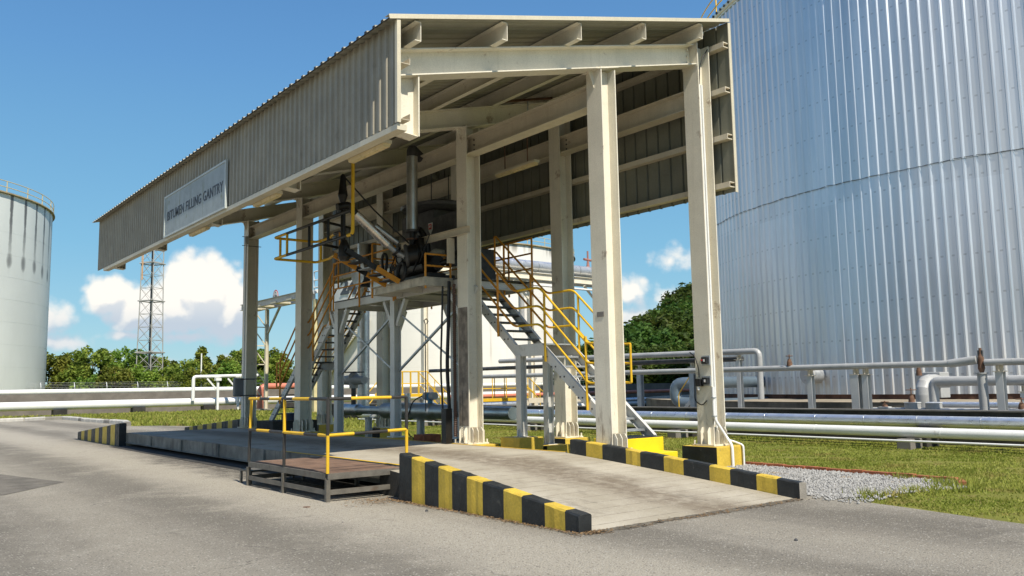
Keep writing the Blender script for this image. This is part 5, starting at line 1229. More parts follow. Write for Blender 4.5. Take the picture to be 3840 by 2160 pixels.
def stain_tank_mat(name, col, kind):
    m = bpy.data.materials.new(name); m.use_nodes = True; t = NT(m.node_tree); bs = t.n['Principled BSDF']
    co = t.new('ShaderNodeTexCoord').outputs['Object']; x, y, z = t.sep(co); a = t.math('ARCTAN2', y, x)
    n1 = t.noise(t.vmul(co, (.25, .25, .12)), 1.0, 5, .6)
    c = t.mix(t.ramp(n1, .35, .65), tuple(k * .93 for k in col) + (1,), (*col, 1))
    # run-off stains, one under each roof bracket : narrow at the rim, fading down, a few blotches
    if kind == 'runs':
        f = t.math('FRACT', t.math('MULTIPLY', t.math('ADD', a, .04), 52 / (2 * math.pi)))
        d = t.math('ABSOLUTE', t.math('SUBTRACT', f, .5))
        idx = t.math('FLOOR', t.math('MULTIPLY', t.math('ADD', a, .04), 52 / (2 * math.pi)))
        wn = t.new('ShaderNodeTexWhiteNoise', noise_dimensions='1D'); t.l.new(idx, wn.inputs['W']); rv = wn.outputs['Value']
        wob = t.noise(t.vmul(co, (1, 1, .8)), 1.3, 5, .65)
        wid = t.math('MULTIPLY_ADD', wob, .16, .0)
        run = t.math('MULTIPLY', t.ramp(t.math('SUBTRACT', d, wid), -.02, .05, 1, 0), t.ramp(z, 12.0, 18.5, 0, .95))
        b = t.math('ADD', t.math('POWER', t.math('DIVIDE', d, .22), 2.0), t.math('POWER', t.math('DIVIDE', t.math('SUBTRACT', z, t.math('MULTIPLY_ADD', rv, .8, 13.4)), .9), 2.0))
        blot = t.ramp(t.math('ADD', b, t.math('MULTIPLY', wob, .8)), .3, 1.5, .8, 0)
        c = t.mix(t.math('MAXIMUM', run, blot), c, (.10, .10, .10, 1))
        n2 = t.noise(t.vmul(co, (.9, .9, .5)), 1.0, 6, .7)
        c = t.mix(t.math('MULTIPLY', t.ramp(n2, .60, .70), t.ramp(z, 3.2, 1.0, .0, .9)), c, (.05, .05, .05, 1))
    else:
        n3 = t.noise(t.vmul(co, (1.4, 1.4, .06)), 1.0, 4, .6)
        c = t.mix(t.math('MULTIPLY', t.ramp(n3, .62, .74), .4), c, (.36, .30, .24, 1))
        top = t.math('MULTIPLY', t.ramp(z, 16.9, 18.2), t.ramp(n3, .42, .6)); c = t.mix(t.math('MULTIPLY', top, .8), c, (.16, .13, .09, 1))
    t.l.new(c, bs.inputs['Base Color']); bs.inputs['Roughness'].default_value = .5; return m
LT = plain_tank('storage_tank', 'pale grey green storage tank with black run-off stains at the left edge', (0.7, 101.3), 16.0, 20.0, stain_tank_mat('left_tank_paint', (.66, .685, .66), 'runs'), RIM, [2.1 + 2.05 * i for i in range(8)])
WT = plain_tank('storage_tank', 'white storage tank numbered 24 seen through the middle of the canopy', (64.0, 95.6), 16.9, 18.4, stain_tank_mat('white_tank_24', (.84, .81, .75), 'top'), RIM, [1.9 + 2.05 * i for i in range(8)])
# number on the white tank and its stair
p24 = far(1305, 1072, 98.0)
dv = V((CP[0] - 64.0, CP[1] - 95.6, 0)).normalized()
def on_tank(u, v, c, r, off=.03):
    d = ray(u, v); c = np.array(c); R_ = r + off
    a = d[:2] @ d[:2]; b = -2 * d[:2] @ c; e_ = c @ c - R_ * R_; t = (-b - math.sqrt(max(0, b * b - 4 * a * e_))) / (2 * a); return V(CP + d * t)
for ch, u in (('2', 1292), ('4', 1322)):
    p = on_tank(u, 1078, (64.0, 95.6), 16.9, .05); nrm = V((p.x - 64.0, p.y - 95.6, 0)).normalized(); xd = V((0, 0, 1)).cross(nrm)
    place_text('number', ch, 2.5, INK, WT, p, xd, (0, 0, 1), weight=.10, ext=.02, sx=1.35)
# spiral stair on the left of tank 24
ang0 = math.atan2(on_tank(1385, 1250, (64.0, 95.6), 16.9).y - 95.6, on_tank(1385, 1250, (64.0, 95.6), 16.9).x - 64.0)
PALEY = mat('pale_yellow_paint', (.62, .55, .32), .6, var=.1)
n_ = 34
for s_ in (0, 1):
    rr = 16.9 + .1 + s_ * 1.0
    mb = MB(); mb.tube([(64 + rr * math.cos(ang0 - .52 * i / n_), 95.6 + rr * math.sin(ang0 - .52 * i / n_), 9.6 - 7.6 * i / n_) for i in range(n_ + 1)], .11, 4); build(mb, 'stair_stringer', PALEY, WT)
    if s_:
        for dz in (.6, 1.1): mb = MB(); mb.tube([(64 + rr * math.cos(ang0 - .52 * i / n_), 95.6 + rr * math.sin(ang0 - .52 * i / n_), 9.6 + dz - 7.6 * i / n_) for i in range(n_ + 1)], .04, 4); build(mb, 'stair_rail', YEL, WT)
for i in range(n_):
    a = ang0 - .52 * i / n_; z = 9.5 - 7.6 * i / n_
    mb = MB(); mb.bar((64 + 17.05 * math.cos(a), 95.6 + 17.05 * math.sin(a), z), (64 + 17.95 * math.cos(a), 95.6 + 17.95 * math.sin(a), z), .26, .05); build(mb, 'stair_tread', PALEY, WT)
# pipe bend on the tank 24 shell
p_ = on_tank(1970, 960, (64, 95.6), 16.9, .5); q_ = V((p_.x, p_.y, 14.4))
mb = MB(); mb.tube(bend([(p_.x - .6, p_.y, 9.0), (p_.x - .6, p_.y, 14.2), (p_.x + .6, p_.y - .3, 14.2), (p_.x + .6, p_.y - .3, 9)], .6), .24, 10); build(mb, 'vent_pipe', GREYP, WT)

# pipe rack and height portal
pr_ = thing('pipe_rack', 'elevated pipe rack carrying a big silver pipe in front of the white tank', 'pipe rack', (30, 35, 0))
ptube(pr_, 'silver_pipe', ALU, bend([(20.8, 35, 8.02), (33.9, 35, 7.90), (33.9, 38.5, 7.9)], .5), .30, 22)
for x in (24, 29, 32): ptube(pr_, 'band', ALU2, [(x, 35, 8.02 - .006 * (x - 14.5)), (x + .05, 35, 8.02 - .006 * (x - 14.5))], .307, 22)
for y in (34.55, 35.45):
    mb = MB(); mb.ibeam((20.8, y, 7.42), (33.9, y, 7.30), .36, .2, .02, .014); build(mb, 'rack_beam', PALEW if False else CREAM, pr_)
for x in (22.0, 28.6, 31.3, 33.6):
    mb = MB(); mb.ibeam((x, 35, 0), (x, 35, 7.14), .26, .26, .015, .011, up=(1, 0, 0)); build(mb, 'rack_post', CREAM, pr_)
    mb = MB(); mb.bar((x - .13, 35, 6.2), (x - 1.1, 35, 7.1), .1, .1); build(mb, 'knee_brace', CREAM, pr_)
ptube(pr_, 'thin_pipe', WHITEP, [(28, 34.6, 6.9), (33.6, 34.6, 6.82)], .06, 8)
mb = MB(); q = ony(2205, 1000, 35); mb.tube([(q.x, 35, 8.15), (q.x, 35, 8.6), (q.x, 35, 9.1)], .07, 8, radii=[.10, .05, .05]); mb.tube([(q.x - .3, 35, 8.62), (q.x + .7, 35, 8.55)], .07, 8); build(mb, 'vent_valve', mat('reddish_valve', (.35, .16, .13), .6), pr_)
po = thing('height_portal', 'cream lattice portal carrying pipes over the road behind the far columns', 'portal', (25.2, 62.6, 0))
for y in (62.4,):
    for x in (25.2, 24.0):
        mb = MB(); mb.ibeam((x, y, .25), (x, y, 7.7), .24, .24, .014, .011, up=(1, 0, 0)); build(mb, 'post', PALEC if False else TRIM, po)
    for i in range(5):
        z0 = .8 + i * 1.4; mb = MB(); mb.bar((25.1, y, z0), (24.1, y, z0 + 1.3), .07, .07); build(mb, 'lattice_brace', TRIM, po)
        mb = MB(); mb.bar((25.1, y + .05, z0 + 1.35), (24.1, y + .05, z0 + 1.35), .07, .07); build(mb, 'lattice_rung', TRIM, po)
mb = MB(); mb.box((23.6, 62.0, -.03), (25.6, 62.9, .25)); build(mb, 'footing', GCONC, po)
mb = MB(); mb.ibeam((25.2, 64.5, 7.95), (25.2, 54.0, 7.95), .45, .25, .03, .02); mb.ibeam((24.0, 64.5, 7.95), (24.0, 54.0, 7.95), .45, .25, .03, .02); build(mb, 'top_beam', GREYP, po)
for y in (63.5, 61.0, 58.2, 55.5): 
    mb = MB(); mb.bar((23.9, y, 7.80), (25.07, y, 7.80), .9, .12); build(mb, 'tie_plate', TRIM, po)
ptube(po, 'white_pipe', WHITEP, [(25.4, 64.5, 8.30), (25.4, 54, 8.30)], .13, 12)
mb = MB(); mb.bar((25.2, 62.2, 5.9), (25.2, 60.0, 7.72), .14, .14); build(mb, 'knee_brace', GREYP, po)
mb = MB(); mb.ibeam((25.2, 53.9, 0), (25.2, 53.9, 7.72), .3, .3, .02, .014, up=(1, 0, 0)); mb.ibeam((24.0, 53.9, 0), (24.0, 53.9, 7.72), .3, .3, .02, .014, up=(1, 0, 0)); build(mb, 'post', RAILC if False else PALEY, po)
for z in (8.5, 9.0, 9.6): ptube(po, 'rail', WHITEP, [(25.1, 54, z), (25.1, 51.5, z)], .045, 6)
for y in (54, 52.7, 51.5): ptube(po, 'rail_post', WHITEP, [(25.1, y, 8.1), (25.1, y, 9.6)], .045, 6)
hs_ = thing('height_sign', 'round white height limit sign with red ring reading 6.0m on the portal beam', 'sign', (25.0, 61.0, 8.3))
q = onx(1034, 1112, 25.0)
for nm, r, m_, dx in (('red_ring', .50, REDP, 0), ('white_field', .42, WHT, -.015)):
    mb = MB(); mb.tube([(25.0 + dx, q.y, q.z), (24.98 + dx, q.y, q.z)], r, 28); build(mb, nm, m_, hs_)
place_text('lettering', '6.0m', .34, INK, hs_, (24.955, q.y, q.z), (0, -1, 0), (0, 0, 1), weight=.012)
for k in (1, -1):
    mb = MB(); mb.prism([(q.y - .09, q.z + k * .34), (q.y + .09, q.z + k * .34), (q.y, q.z + k * .22)], 0, 24.952, 24.958); build(mb, 'arrow', INK, hs_)
ptube(hs_, 'bracket', GALV, [(25.02, q.y, q.z - .5), (25.02, q.y, q.z + .3)], .03, 6)
# lattice mast
ms = thing('lattice_mast', 'tall slim grey lattice mast beyond the left bund wall with an orange cable ladder', 'mast', (28.5, 106.2, 0))
mc = V((28.6, 106.2, 0))
def mw(z): return 1.55 - .022 * z if z < 12 else 1.29 - .012 * (z - 12)
MST = mat('mast_steel', (.46, .45, .41), .5, .2, var=.1)
ang = .6
def mcorner(k, z):
    a = ang + k * math.pi / 2 + math.pi / 4; w_ = mw(z) * .9; return V((mc.x + w_ * math.cos(a) * 1.1, mc.y + w_ * math.sin(a) * 1.1, z))
MZ = 21.0
for k in range(4): ptube(ms, 'leg', MST, [mcorner(k, 0), mcorner(k, 12), mcorner(k, MZ)], .06, 6)
z = 0; i = 0
while z < MZ - .1:
    st_p = 1.55; z1 = min(MZ, z + st_p)
    mb = MB()
    for k in range(4):
        mb.tube([mcorner(k, z), mcorner((k + 1) % 4, z1)], .024, 4); mb.tube([mcorner((k + 1) % 4, z), mcorner(k, z1)], .024, 4); mb.tube([mcorner(k, z1), mcorner((k + 1) % 4, z1)], .03, 4)
    build(mb, 'bracing_bay', MST, ms); z = z1; i += 1
for z in (6.3, 12.4, 16.9): mb = MB(); w_ = mw(z) + .25; mb.tube([mcorner(k % 4, z) + (mcorner(k % 4, z) - V((mc.x, mc.y, z))) * .15 for k in range(5)], .08, 5); build(mb, 'platform_ring', MST, ms)
ptube(ms, 'cable_run', DKGREY, [(mc.x, mc.y, 0), (mc.x, mc.y, MZ)], .10, 6)
lz0, lz1 = 15.6, 20.0; lp_ = mcorner(1, 17) + V((-.25, -.2, 0)); 
q0 = far(533, 1050, 106); q1 = far(538, 940, 106)
mb = MB(); mb.bar((q0.x, q0.y, q0.z), (q1.x, q1.y, q1.z + 1.5), .34, .12); build(mb, 'cable_ladder', mat('orange_ladder', (.50, .28, .12), .7), ms)
lpole = thing('light_pole', 'thin white pole among the trees left of the far column', 'pole', (30, 92, 0)); q = far(753, 1455, 96); ptube(lpole, 'shaft', WHITEP, [(q.x, q.y, 0), (q.x, q.y, 5.6)], .07, 6)

# perimeter fence posts with cranked tops
def fence(name, label, p0, p1, n, h, m, mesh, y_arm=False):
    f = thing(name, label, 'fence', p0); p0, p1 = V(p0), V(p1); d = (p1 - p0).normalized(); s_ = V((0, 0, 1)).cross(d)
    for i in range(n + 1):
        b = p0.lerp(p1, i / n)
        mb = MB(); mb.tube([b, b + V((0, 0, h)), b + V((0, 0, h + .45)) + s_ * .32], .045, 6)
        if y_arm: mb.tube([b + V((0, 0, h)), b + V((0, 0, h + .45)) - s_ * .32], .045, 6)
        build(mb, 'post', m, f)
    for k in range(3):
        w_ = .1 + .1 * k; ptube(f, 'barbed_wire', m, [p0 + V((0, 0, h + .15 * (k + 1))) + s_ * w_, p1 + V((0, 0, h + .15 * (k + 1))) + s_ * w_], .008, 4)
    mb = MB()
    L = (p1 - p0).length; c_ = max(1, int(L / .4))
    for i in range(c_):
        a = p0 + d * (L * i / c_)
        mb.tube([a + V((0, 0, .1)), a + V((0, 0, h))], .012, 3)
    for k in range(6): mb.tube([p0 + V((0, 0, .2 + k * (h - .2) / 5)), p1 + V((0, 0, .2 + k * (h - .2) / 5))], .014, 3)
    build(mb, 'wire_mesh', mesh, f)
    return f
fence('perimeter_fence', 'long wire fence with cranked posts in front of the left tree line', (-40, 93.0, 0), (70, 91.0, 0), 38, 2.25, GALV, GALV)
fence('perimeter_fence', 'green mesh fence with white forked posts below the wooded hill', (46, 56, 0), (84, 56, 0), 22, 1.85, WHITEP, GREENF, True)

# cross-over stairs with yellow rails behind the platform
def crossover(label, x0, x1, y, zt, run, group):
    t = thing('crossover_stair', label, 'stair', (x0, y, 0), group); W = .8
    pbox(t, 'platform', GALV, (x0, y, zt - .05), (x1, y + W, zt))
    pbox(t, 'kick_plate', YEL, (x0, y - .012, zt - .06), (x1, y - .001, zt + .09))
    for yy in (y, y + W):
        for h in (.55, 1.1): ptube(t, 'rail', YEL, [(x0 - .0 - run * .8, yy, .2 + h), (x0, yy, zt + h), (x1, yy, zt + h), (x1 + run, yy, .1 + h)], .024, 6)
        for i in range(5): x = x0 + (x1 - x0) * i / 4; ptube(t, 'rail_post', YEL, [(x, yy, zt), (x, yy, zt + 1.1)], .024, 6)
        for f in (.33, .7, 1.0): x = x1 + run * f; zz = zt - (zt - .1) * f; ptube(t, 'rail_post', YEL, [(x, yy, max(0, zz - .2)), (x, yy, zz + 1.1)], .024, 6)
        pbar(t, 'stringer', GALV, (x1, yy, zt - .1), (x1 + run, yy, 0), .03, .18); pbar(t, 'stringer', GALV, (x0, yy, zt - .1), (x0 - run * .8, yy, 0), .03, .18)
    for i in range(5): f = (i + .7) / 5.5; pbox(t, 'step', GALV, (x1 + run * f - .12, y + .02, zt - zt * f), (x1 + run * f + .12, y + W - .02, zt - zt * f + .03))
    for x in (x0 + .1, x1 - .1): pbox(t, 'leg', GALV, (x - .05, y + .05, 0), (x + .05, y + .15, zt - .051))
crossover('yellow railed cross-over stair over the ground pipes behind the platform legs', 19.75, 21.5, 34.0, 1.25, 1.25, 'yellow railed cross-over stairs')
crossover('second yellow railed cross-over between the stair and the second right column', 23.8, 26.7, 33.0, .95, 1.1, 'yellow railed cross-over stairs')
pr2 = thing('trestle', 'tan steel trestle beside the bund seen between the middle columns', 'trestle', (22, 30, 0))
mb = MB(); mb.bar((22.2, 27.5, 1.0), (25.5, 27.5, 1.0), .2, .2); build(mb, 'beam', CREAM2, pr2); mb = MB(); mb.bar((22.2, 27.5, .95), (21.5, 27.5, .35), .18, .18); build(mb, 'inclined_leg', CREAM2, pr2); pbox(pr2, 'post', CREAM2, (22.5, 27.4, -.02), (22.7, 27.6, .89))

# whitewashed kerb stones round the far lawn
path = [(5.2, 59.7), (7.6, 59.85), (8.9, 59.95), (10.2, 61.0), (11.25, 60.6), (11.3, 57), (11.2, 54.0), (11.4, 50.4), (11.6, 47.4), (11.05, 44.4)]
KW = mat('whitewashed_concrete', (.52, .50, .45), .85, var=.15, vscale=3, spots=.7, spcol=(.16, .15, .13), bump=.3)
KG = mat('unpainted_kerb', (.24, .225, .20), .9, var=.2, spots=.4)
seg = []
for a, b in zip(path[:-1], path[1:]):
    L = math.dist(a, b); n = max(1, round(L / 1.15))
    for i in range(n): seg.append((V((*a, 0)).lerp(V((*b, 0)), i / n), V((*a, 0)).lerp(V((*b, 0)), (i + 1) / n)))
rnd = random.Random(4)
for i, (a, b) in enumerate(seg):
    mb = MB(); d = (b - a); 
    mb.ext([(-.13, -.05), (.13, -.05), (.13, .17), (.08, .22), (-.13, .22)], a + d * .02 + V((0, 0, rnd.uniform(-.02, .01))), b - d * .02)
    tag(build(mb, 'kerb_stone', KG if i % 5 == 4 else KW), '%s kerb stone from the left along the far lawn, %s' % (ordinal(i), 'chipped whitewash' if i % 5 != 4 else 'bare grey concrete'), 'kerb stone', 'whitewashed kerb stones' if i % 5 != 4 else 'bare grey kerb stones')

# ------------------------------------------------------------------ trees
def leaf_mat(name, a, b):
    m = bpy.data.materials.new(name); m.use_nodes = True; t = NT(m.node_tree); bs = t.n['Principled BSDF']
    oi = t.new('ShaderNodeObjectInfo'); co = t.new('ShaderNodeNewGeometry').outputs['Position']
    n = t.noise(co, .55, 3, .6); c = t.mix(t.ramp(n, .3, .7), (*a, 1), (*b, 1))
    n2 = t.noise(co, 6.0, 2, .6); c = t.mix(t.ramp(n2, .55, .75, 0, .55), c, tuple(min(1, k * 1.7) for k in b) + (1,))
    h = t.new('ShaderNodeHueSaturation'); t.l.new(c, h.inputs['Color']); t.l.new(t.ramp(oi.outputs['Random'], 0, 1, .47, .53, False), h.inputs['Hue']); t.l.new(t.ramp(oi.outputs['Random'], 0, 1, .75, 1.25, False), h.inputs['Value'])
    t.l.new(h.outputs[0], bs.inputs['Base Color']); bs.inputs['Roughness'].default_value = .6; bs.inputs['Specular IOR Level'].default_value = .25
    tr = t.new('ShaderNodeBsdfTranslucent'); t.l.new(h.outputs[0], tr.inputs[0]); ms_ = t.new('ShaderNodeMixShader'); ms_.inputs[0].default_value = .35
    o_ = t.n['Material Output']; t.l.new(bs.outputs[0], ms_.inputs[1]); t.l.new(tr.outputs[0], ms_.inputs[2]); t.l.new(ms_.outputs[0], o_.inputs[0]); return m
LEAF = leaf_mat('tree_leaves', (.095, .155, .020), (.27, .32, .05))
LEAFD = leaf_mat('dark_jungle_leaves', (.032, .068, .012), (.10, .15, .024))
BARK = mat('bark', (.13, .10, .075), .9, var=.25)
def crown_mesh(name, rs, h, r, shape, nclump, nleaf, ls, z0f=.12):
    g = np.random.default_rng(rs); cs = []
    while len(cs) < nclump:
        t = g.uniform(z0f, 1); a = g.uniform(0, 2 * math.pi)
        if shape == 'cone': rad = r * (1.05 - t) ** .75 * (1 if t > .25 else .6 + 1.6 * t)
        elif shape == 'round': rad = r * math.sqrt(max(0, 1 - ((t - .55) / .47) ** 2))
        else: rad = r * (.55 + .45 * math.sin(t * 3.0))
        rr = rad * g.uniform(.35, 1.0) ** .6; cs.append((rr * math.cos(a), rr * math.sin(a), t * h, g.uniform(.6, 1.15)))
    cs = np.array(cs); N = nclump * nleaf
    idx = np.repeat(np.arange(nclump), nleaf); cr = r * .25 * cs[idx, 3]
    off = g.normal(size=(N, 3)); off /= np.linalg.norm(off, axis=1, keepdims=True); off *= (g.uniform(.1, 1.25, N) ** .8)[:, None] * cr[:, None]; off[:, 2] *= .9
    c = cs[idx, :3] + off
    u = g.normal(size=(N, 3)); u[:, 2] *= .6; u /= np.linalg.norm(u, axis=1, keepdims=True)
    w_ = np.cross(u, g.normal(size=(N, 3))); w_ /= np.linalg.norm(w_, axis=1, keepdims=True)
    s_ = ls * g.uniform(.6, 1.3, N)[:, None]
    vs = np.stack([c - u * s_, c + w_ * s_ * .45, c + u * s_, c - w_ * s_ * .45], 1).reshape(-1, 3)
    me = bpy.data.meshes.new(name); me.vertices.add(4 * N); me.vertices.foreach_set('co', vs.ravel())
    me.loops.add(4 * N); me.loops.foreach_set('vertex_index', np.arange(4 * N)); me.polygons.add(N); me.polygons.foreach_set('loop_start', np.arange(0, 4 * N, 4)); me.update(calc_edges=True); me.validate()
    return me, cs
def tree_proto(name, rs, h, r, shape, ncl, nl, ls, leaf):
    t = bpy.data.objects.new(name, None); COL.objects.link(t)
    me, cs = crown_mesh('crown', rs, h, r, shape, ncl, nl, ls); me.materials.append(leaf); o = bpy.data.objects.new('crown', me); COL.objects.link(o); o.parent = t
    mb = MB(); mb.tube([(0, 0, -.2), (.1, 0, h * .35), (.05, .1, h * .65), (0, 0, h * .93)], .2, 8, radii=[h * .024, h * .018, h * .011, h * .003])
    g = random.Random(rs)
    for k in range(14):
        c = cs[g.randrange(len(cs))]; zb = max(h * .15, c[2] - r * .5); mb.tube([(.05, 0, zb), (c[0] * .5, c[1] * .5, (zb + c[2]) / 2 + .1), (c[0], c[1], c[2])], .05, 5, radii=[h * .009, h * .006, h * .002])
    build(mb, 'trunk', BARK, t); return t
PROT = [tree_proto('tree', 11, 8.2, 2.7, 'cone', 50, 80, .27, LEAF), tree_proto('tree', 12, 7.2, 3.1, 'round', 52, 80, .28, LEAF), tree_proto('tree', 13, 9.0, 2.5, 'cone', 52, 75, .26, LEAF), tree_proto('tree', 14, 6.6, 3.0, 'bush', 48, 80, .28, LEAF)]
used = [False] * 8
def put(P, i, x, y, s, sz, rz, label, group):
    if not used[i]: used[i] = True; o = P
    else: o = copy_tree(P)
    o.location = (x, y, -.05); o.scale = (s, s, sz); o.rotation_euler.z = rz; tag(o, label, 'tree', group); return o
rnd = random.Random(21)
# (u, v of the tree top, distance, species)
LINE = [(185, 1352, 112, 3), (235, 1352, 110, 1), (255, 1345, 120, 2), (310, 1335, 108, 0), (350, 1330, 104, 1), (300, 1360, 104, 3), (415, 1372, 100, 3), (440, 1345, 118, 0), (490, 1312, 122, 1), (515, 1330, 126, 1), (400, 1352, 112, 0), (560, 1370, 100, 3), (575, 1340, 116, 1), (600, 1382, 100, 3), (655, 1332, 106, 0), (690, 1352, 102, 3),
        (730, 1330, 108, 1), (758, 1328, 112, 0), (790, 1352, 104, 3), (835, 1355, 104, 0), (875, 1318, 106, 2), (910, 1338, 102, 1), (855, 1375, 98, 3), (960, 1330, 104, 1), (1010, 1305, 104, 1), (1035, 1330, 100, 0), (1080, 1325, 106, 2), (1095, 1350, 100, 3), (1140, 1340, 108, 0), (140, 1362, 118, 0), (470, 1380, 99, 3), (760, 1388, 97, 3), (985, 1380, 98, 3), (700, 1392, 97, 3), (330, 1392, 98, 3), (910, 1394, 97, 3), (430, 1394, 97, 3)]
BINS = [(0, 500, 'between the left tank and the mast'), (500, 640, 'behind the lattice mast'), (640, 905, 'between the mast and the far column'), (905, 9999, 'seen between the far left columns')]
ADJ = ['pointed light green', 'rounded bushy', 'tall slim loose', 'low spreading']
LINE.sort()
cnt = {}
LABT = ['pointed light green tree in the line behind the left fence', 'rounded bushy tree in the line behind the left fence', 'tall slim loose tree in the line behind the left fence', 'low spreading bush tree close behind the left fence']
HB = [8.2, 7.2, 9.0, 6.6]
for u, v, dd, k in LINE:
    p = far(u, v, dd); s = p.z / HB[k] * rnd.choice((.86, .95, 1.0, 1.10))
    bi = [j for j, bb in enumerate(BINS) if bb[0] <= u < bb[1]][0]; cnt[(k, bi)] = cnt.get((k, bi), 0) + 1
    LB = '%s %s tree from the left, %s' % (ordinal(cnt[(k, bi)] - 1), ADJ[k], BINS[bi][2])
    put(PROT[k], k, p.x, p.y, max(s, .45) * (1.0 if k != 2 else .85), max(s, .3), rnd.uniform(0, 6), LB, 'trees of kind %s in the left tree line' % ('pointed', 'rounded', 'slim', 'low')[k])
# wooded hill at the right, seen between the front columns
hill = MB(); N = 24
for i in range(N):
    for j in range(N):
        pass
hv = []; hx0, hx1, hy0, hy1 = 72, 150, 52, 130
def hz_(x, y): 
    d = math.hypot((x - 118) / 36, (y - 92) / 34); return max(-.2, 15.0 * math.exp(-d * d * 1.4) - .8)
for i in range(N + 1):
    for j in range(N + 1):
        x = hx0 + (hx1 - hx0) * i / N; y = hy0 + (hy1 - hy0) * j / N; hv.append((x, y, hz_(x, y)))
hill.add(hv, [(i * (N + 1) + j, (i + 1) * (N + 1) + j, (i + 1) * (N + 1) + j + 1, i * (N + 1) + j + 1) for i in range(N) for j in range(N)], 0, True)
build(hill, 'hill', mat('hill_soil', (.04, .05, .018), .95, var=.3), kind='structure')
PJ = [tree_proto('jungle_tree', 31, 9.0, 4.2, 'round', 100, 75, .30, LEAFD), tree_proto('jungle_tree', 32, 7.0, 4.0, 'bush', 95, 75, .30, LEAFD), tree_proto('jungle_tree', 33, 10.0, 3.6, 'cone', 95, 70, .28, LEAFD)]
HB2 = [9.0, 7.0, 10.0]
HT = [(2325, 1270, 92, 1), (2350, 1248, 94, 1), (2385, 1232, 98, 0), (2415, 1225, 100, 2), (2440, 1212, 104, 0), (2470, 1215, 100, 1), (2490, 1180, 112, 0), (2520, 1150, 116, 2), (2545, 1125, 118, 0), (2575, 1100, 120, 0), (2610, 1085, 122, 0), (2640, 1090, 122, 1), (2530, 1190, 104, 1), (2570, 1165, 106, 1), (2610, 1150, 108, 0), (2450, 1265, 94, 1), (2500, 1255, 94, 0), (2550, 1240, 96, 1), (2600, 1220, 98, 0), (2640, 1200, 100, 1), (2380, 1300, 86, 1), (2430, 1320, 86, 1), (2480, 1315, 86, 0), (2530, 1310, 86, 1), (2580, 1300, 86, 1), (2630, 1290, 86, 0), (2345, 1325, 84, 1), (2320, 1340, 86, 1), (2400, 1352, 80, 1), (2455, 1350, 80, 1), (2510, 1350, 80, 1), (2560, 1345, 80, 1), (2610, 1340, 80, 1), (2290, 1290, 92, 1), (2180, 1310, 95, 1), (2240, 1300, 95, 0)]
LABJ = ['round dark jungle tree on the wooded hill', 'low dense jungle shrub tree on the wooded hill', 'tall loose jungle tree on the wooded hill']
HT.sort(); cnt = {}
for u, v, dd, k in HT:
    cnt[k] = cnt.get(k, 0) + 1; LB = '%s %s, counted from the left' % (ordinal(cnt[k] - 1), LABJ[k])
    p = far(u, v, dd); g0 = max(0, hz_(p.x, p.y)); hh = min(max(p.z - g0, 4.5), 9.5); s = hh / HB2[k]
    o = put(PJ[k], 4 + k, p.x, p.y, s * 1.1, s, rnd.uniform(0, 6), LB, 'jungle trees of kind %s on the hill' % ('round', 'low', 'tall')[k])
    o.location.z = p.z - hh

# ------------------------------------------------------------------ grass, gravel, bricks
def blades(name, n, region, hmin, hmax, m, seed, wid=.007, clump=.0):
    g = np.random.default_rng(seed); pts = region(g, n); n = len(pts)
    a = g.uniform(0, 2 * math.pi, n); h = g.uniform(hmin, hmax, n); lean = g.normal(0, .45, (n, 2)) * h[:, None]
    cl = np.sin(pts[:, 0] * 2.1 + np.sin(pts[:, 1] * 1.3) * 2) * np.sin(pts[:, 1] * 1.7 + pts[:, 0] * .6); h *= (1 + .35 * cl)
    w_ = wid * g.uniform(.7, 1.5, n) * (1 + np.hypot(pts[:, 0], pts[:, 1]) / 22); dx = np.cos(a) * w_; dy = np.sin(a) * w_
    z0 = np.full(n, .0)
    v = np.zeros((n, 3, 3)); v[:, 0] = np.stack([pts[:, 0] - dx, pts[:, 1] - dy, z0], 1); v[:, 1] = np.stack([pts[:, 0] + dx, pts[:, 1] + dy, z0], 1); v[:, 2] = np.stack([pts[:, 0] + lean[:, 0], pts[:, 1] + lean[:, 1], h], 1)
    me = bpy.data.meshes.new(name); me.vertices.add(3 * n); me.vertices.foreach_set('co', v.ravel()); me.loops.add(3 * n); me.loops.foreach_set('vertex_index', np.arange(3 * n)); me.polygons.add(n); me.polygons.foreach_set('loop_start', np.arange(0, 3 * n, 3)); me.update(calc_edges=True)
    me.materials.append(m); o = bpy.data.objects.new(name, me); COL.objects.link(o); return o
def grass_mat():
    m = bpy.data.materials.new('grass_blades'); m.use_nodes = True; t = NT(m.node_tree); bs = t.n['Principled BSDF']
    co = t.new('ShaderNodeNewGeometry').outputs['Position']; a = t.noise(co, .4, 4, .6); b = t.noise(co, 9, 3, .6)
    c = t.mix(t.ramp(a, .35, .65), (.215, .255, .038, 1), (.33, .35, .07, 1)); pt = t.noise(co, .9, 5, .65); c = t.mix(t.ramp(pt, .52, .66, 0, .7), c, (.36, .27, .10, 1)); c = t.mix(t.ramp(b, .55, .72, 0, .65), c, (.52, .42, .17, 1)); c = t.mix(t.ramp(b, .28, .42, .6, 0), c, (.10, .14, .02, 1))
    t.l.new(c, bs.inputs['Base Color']); bs.inputs['Roughness'].default_value = .6; bs.inputs['Specular IOR Level'].default_value = .2
    tr = t.new('ShaderNodeBsdfTranslucent'); t.l.new(c, tr.inputs[0]); mx = t.new('ShaderNodeMixShader'); mx.inputs[0].default_value = .35
    t.l.new(bs.outputs[0], mx.inputs[1]); t.l.new(tr.outputs[0], mx.inputs[2]); t.l.new(mx.outputs[0], t.n['Material Output'].inputs[0]); return m
GRS = grass_mat()
GPOLY = [(10.7, 6.6), (12.95, 5.95), (13.7, 6.45), (13.85, 10.7), (10.7, 10.4)]
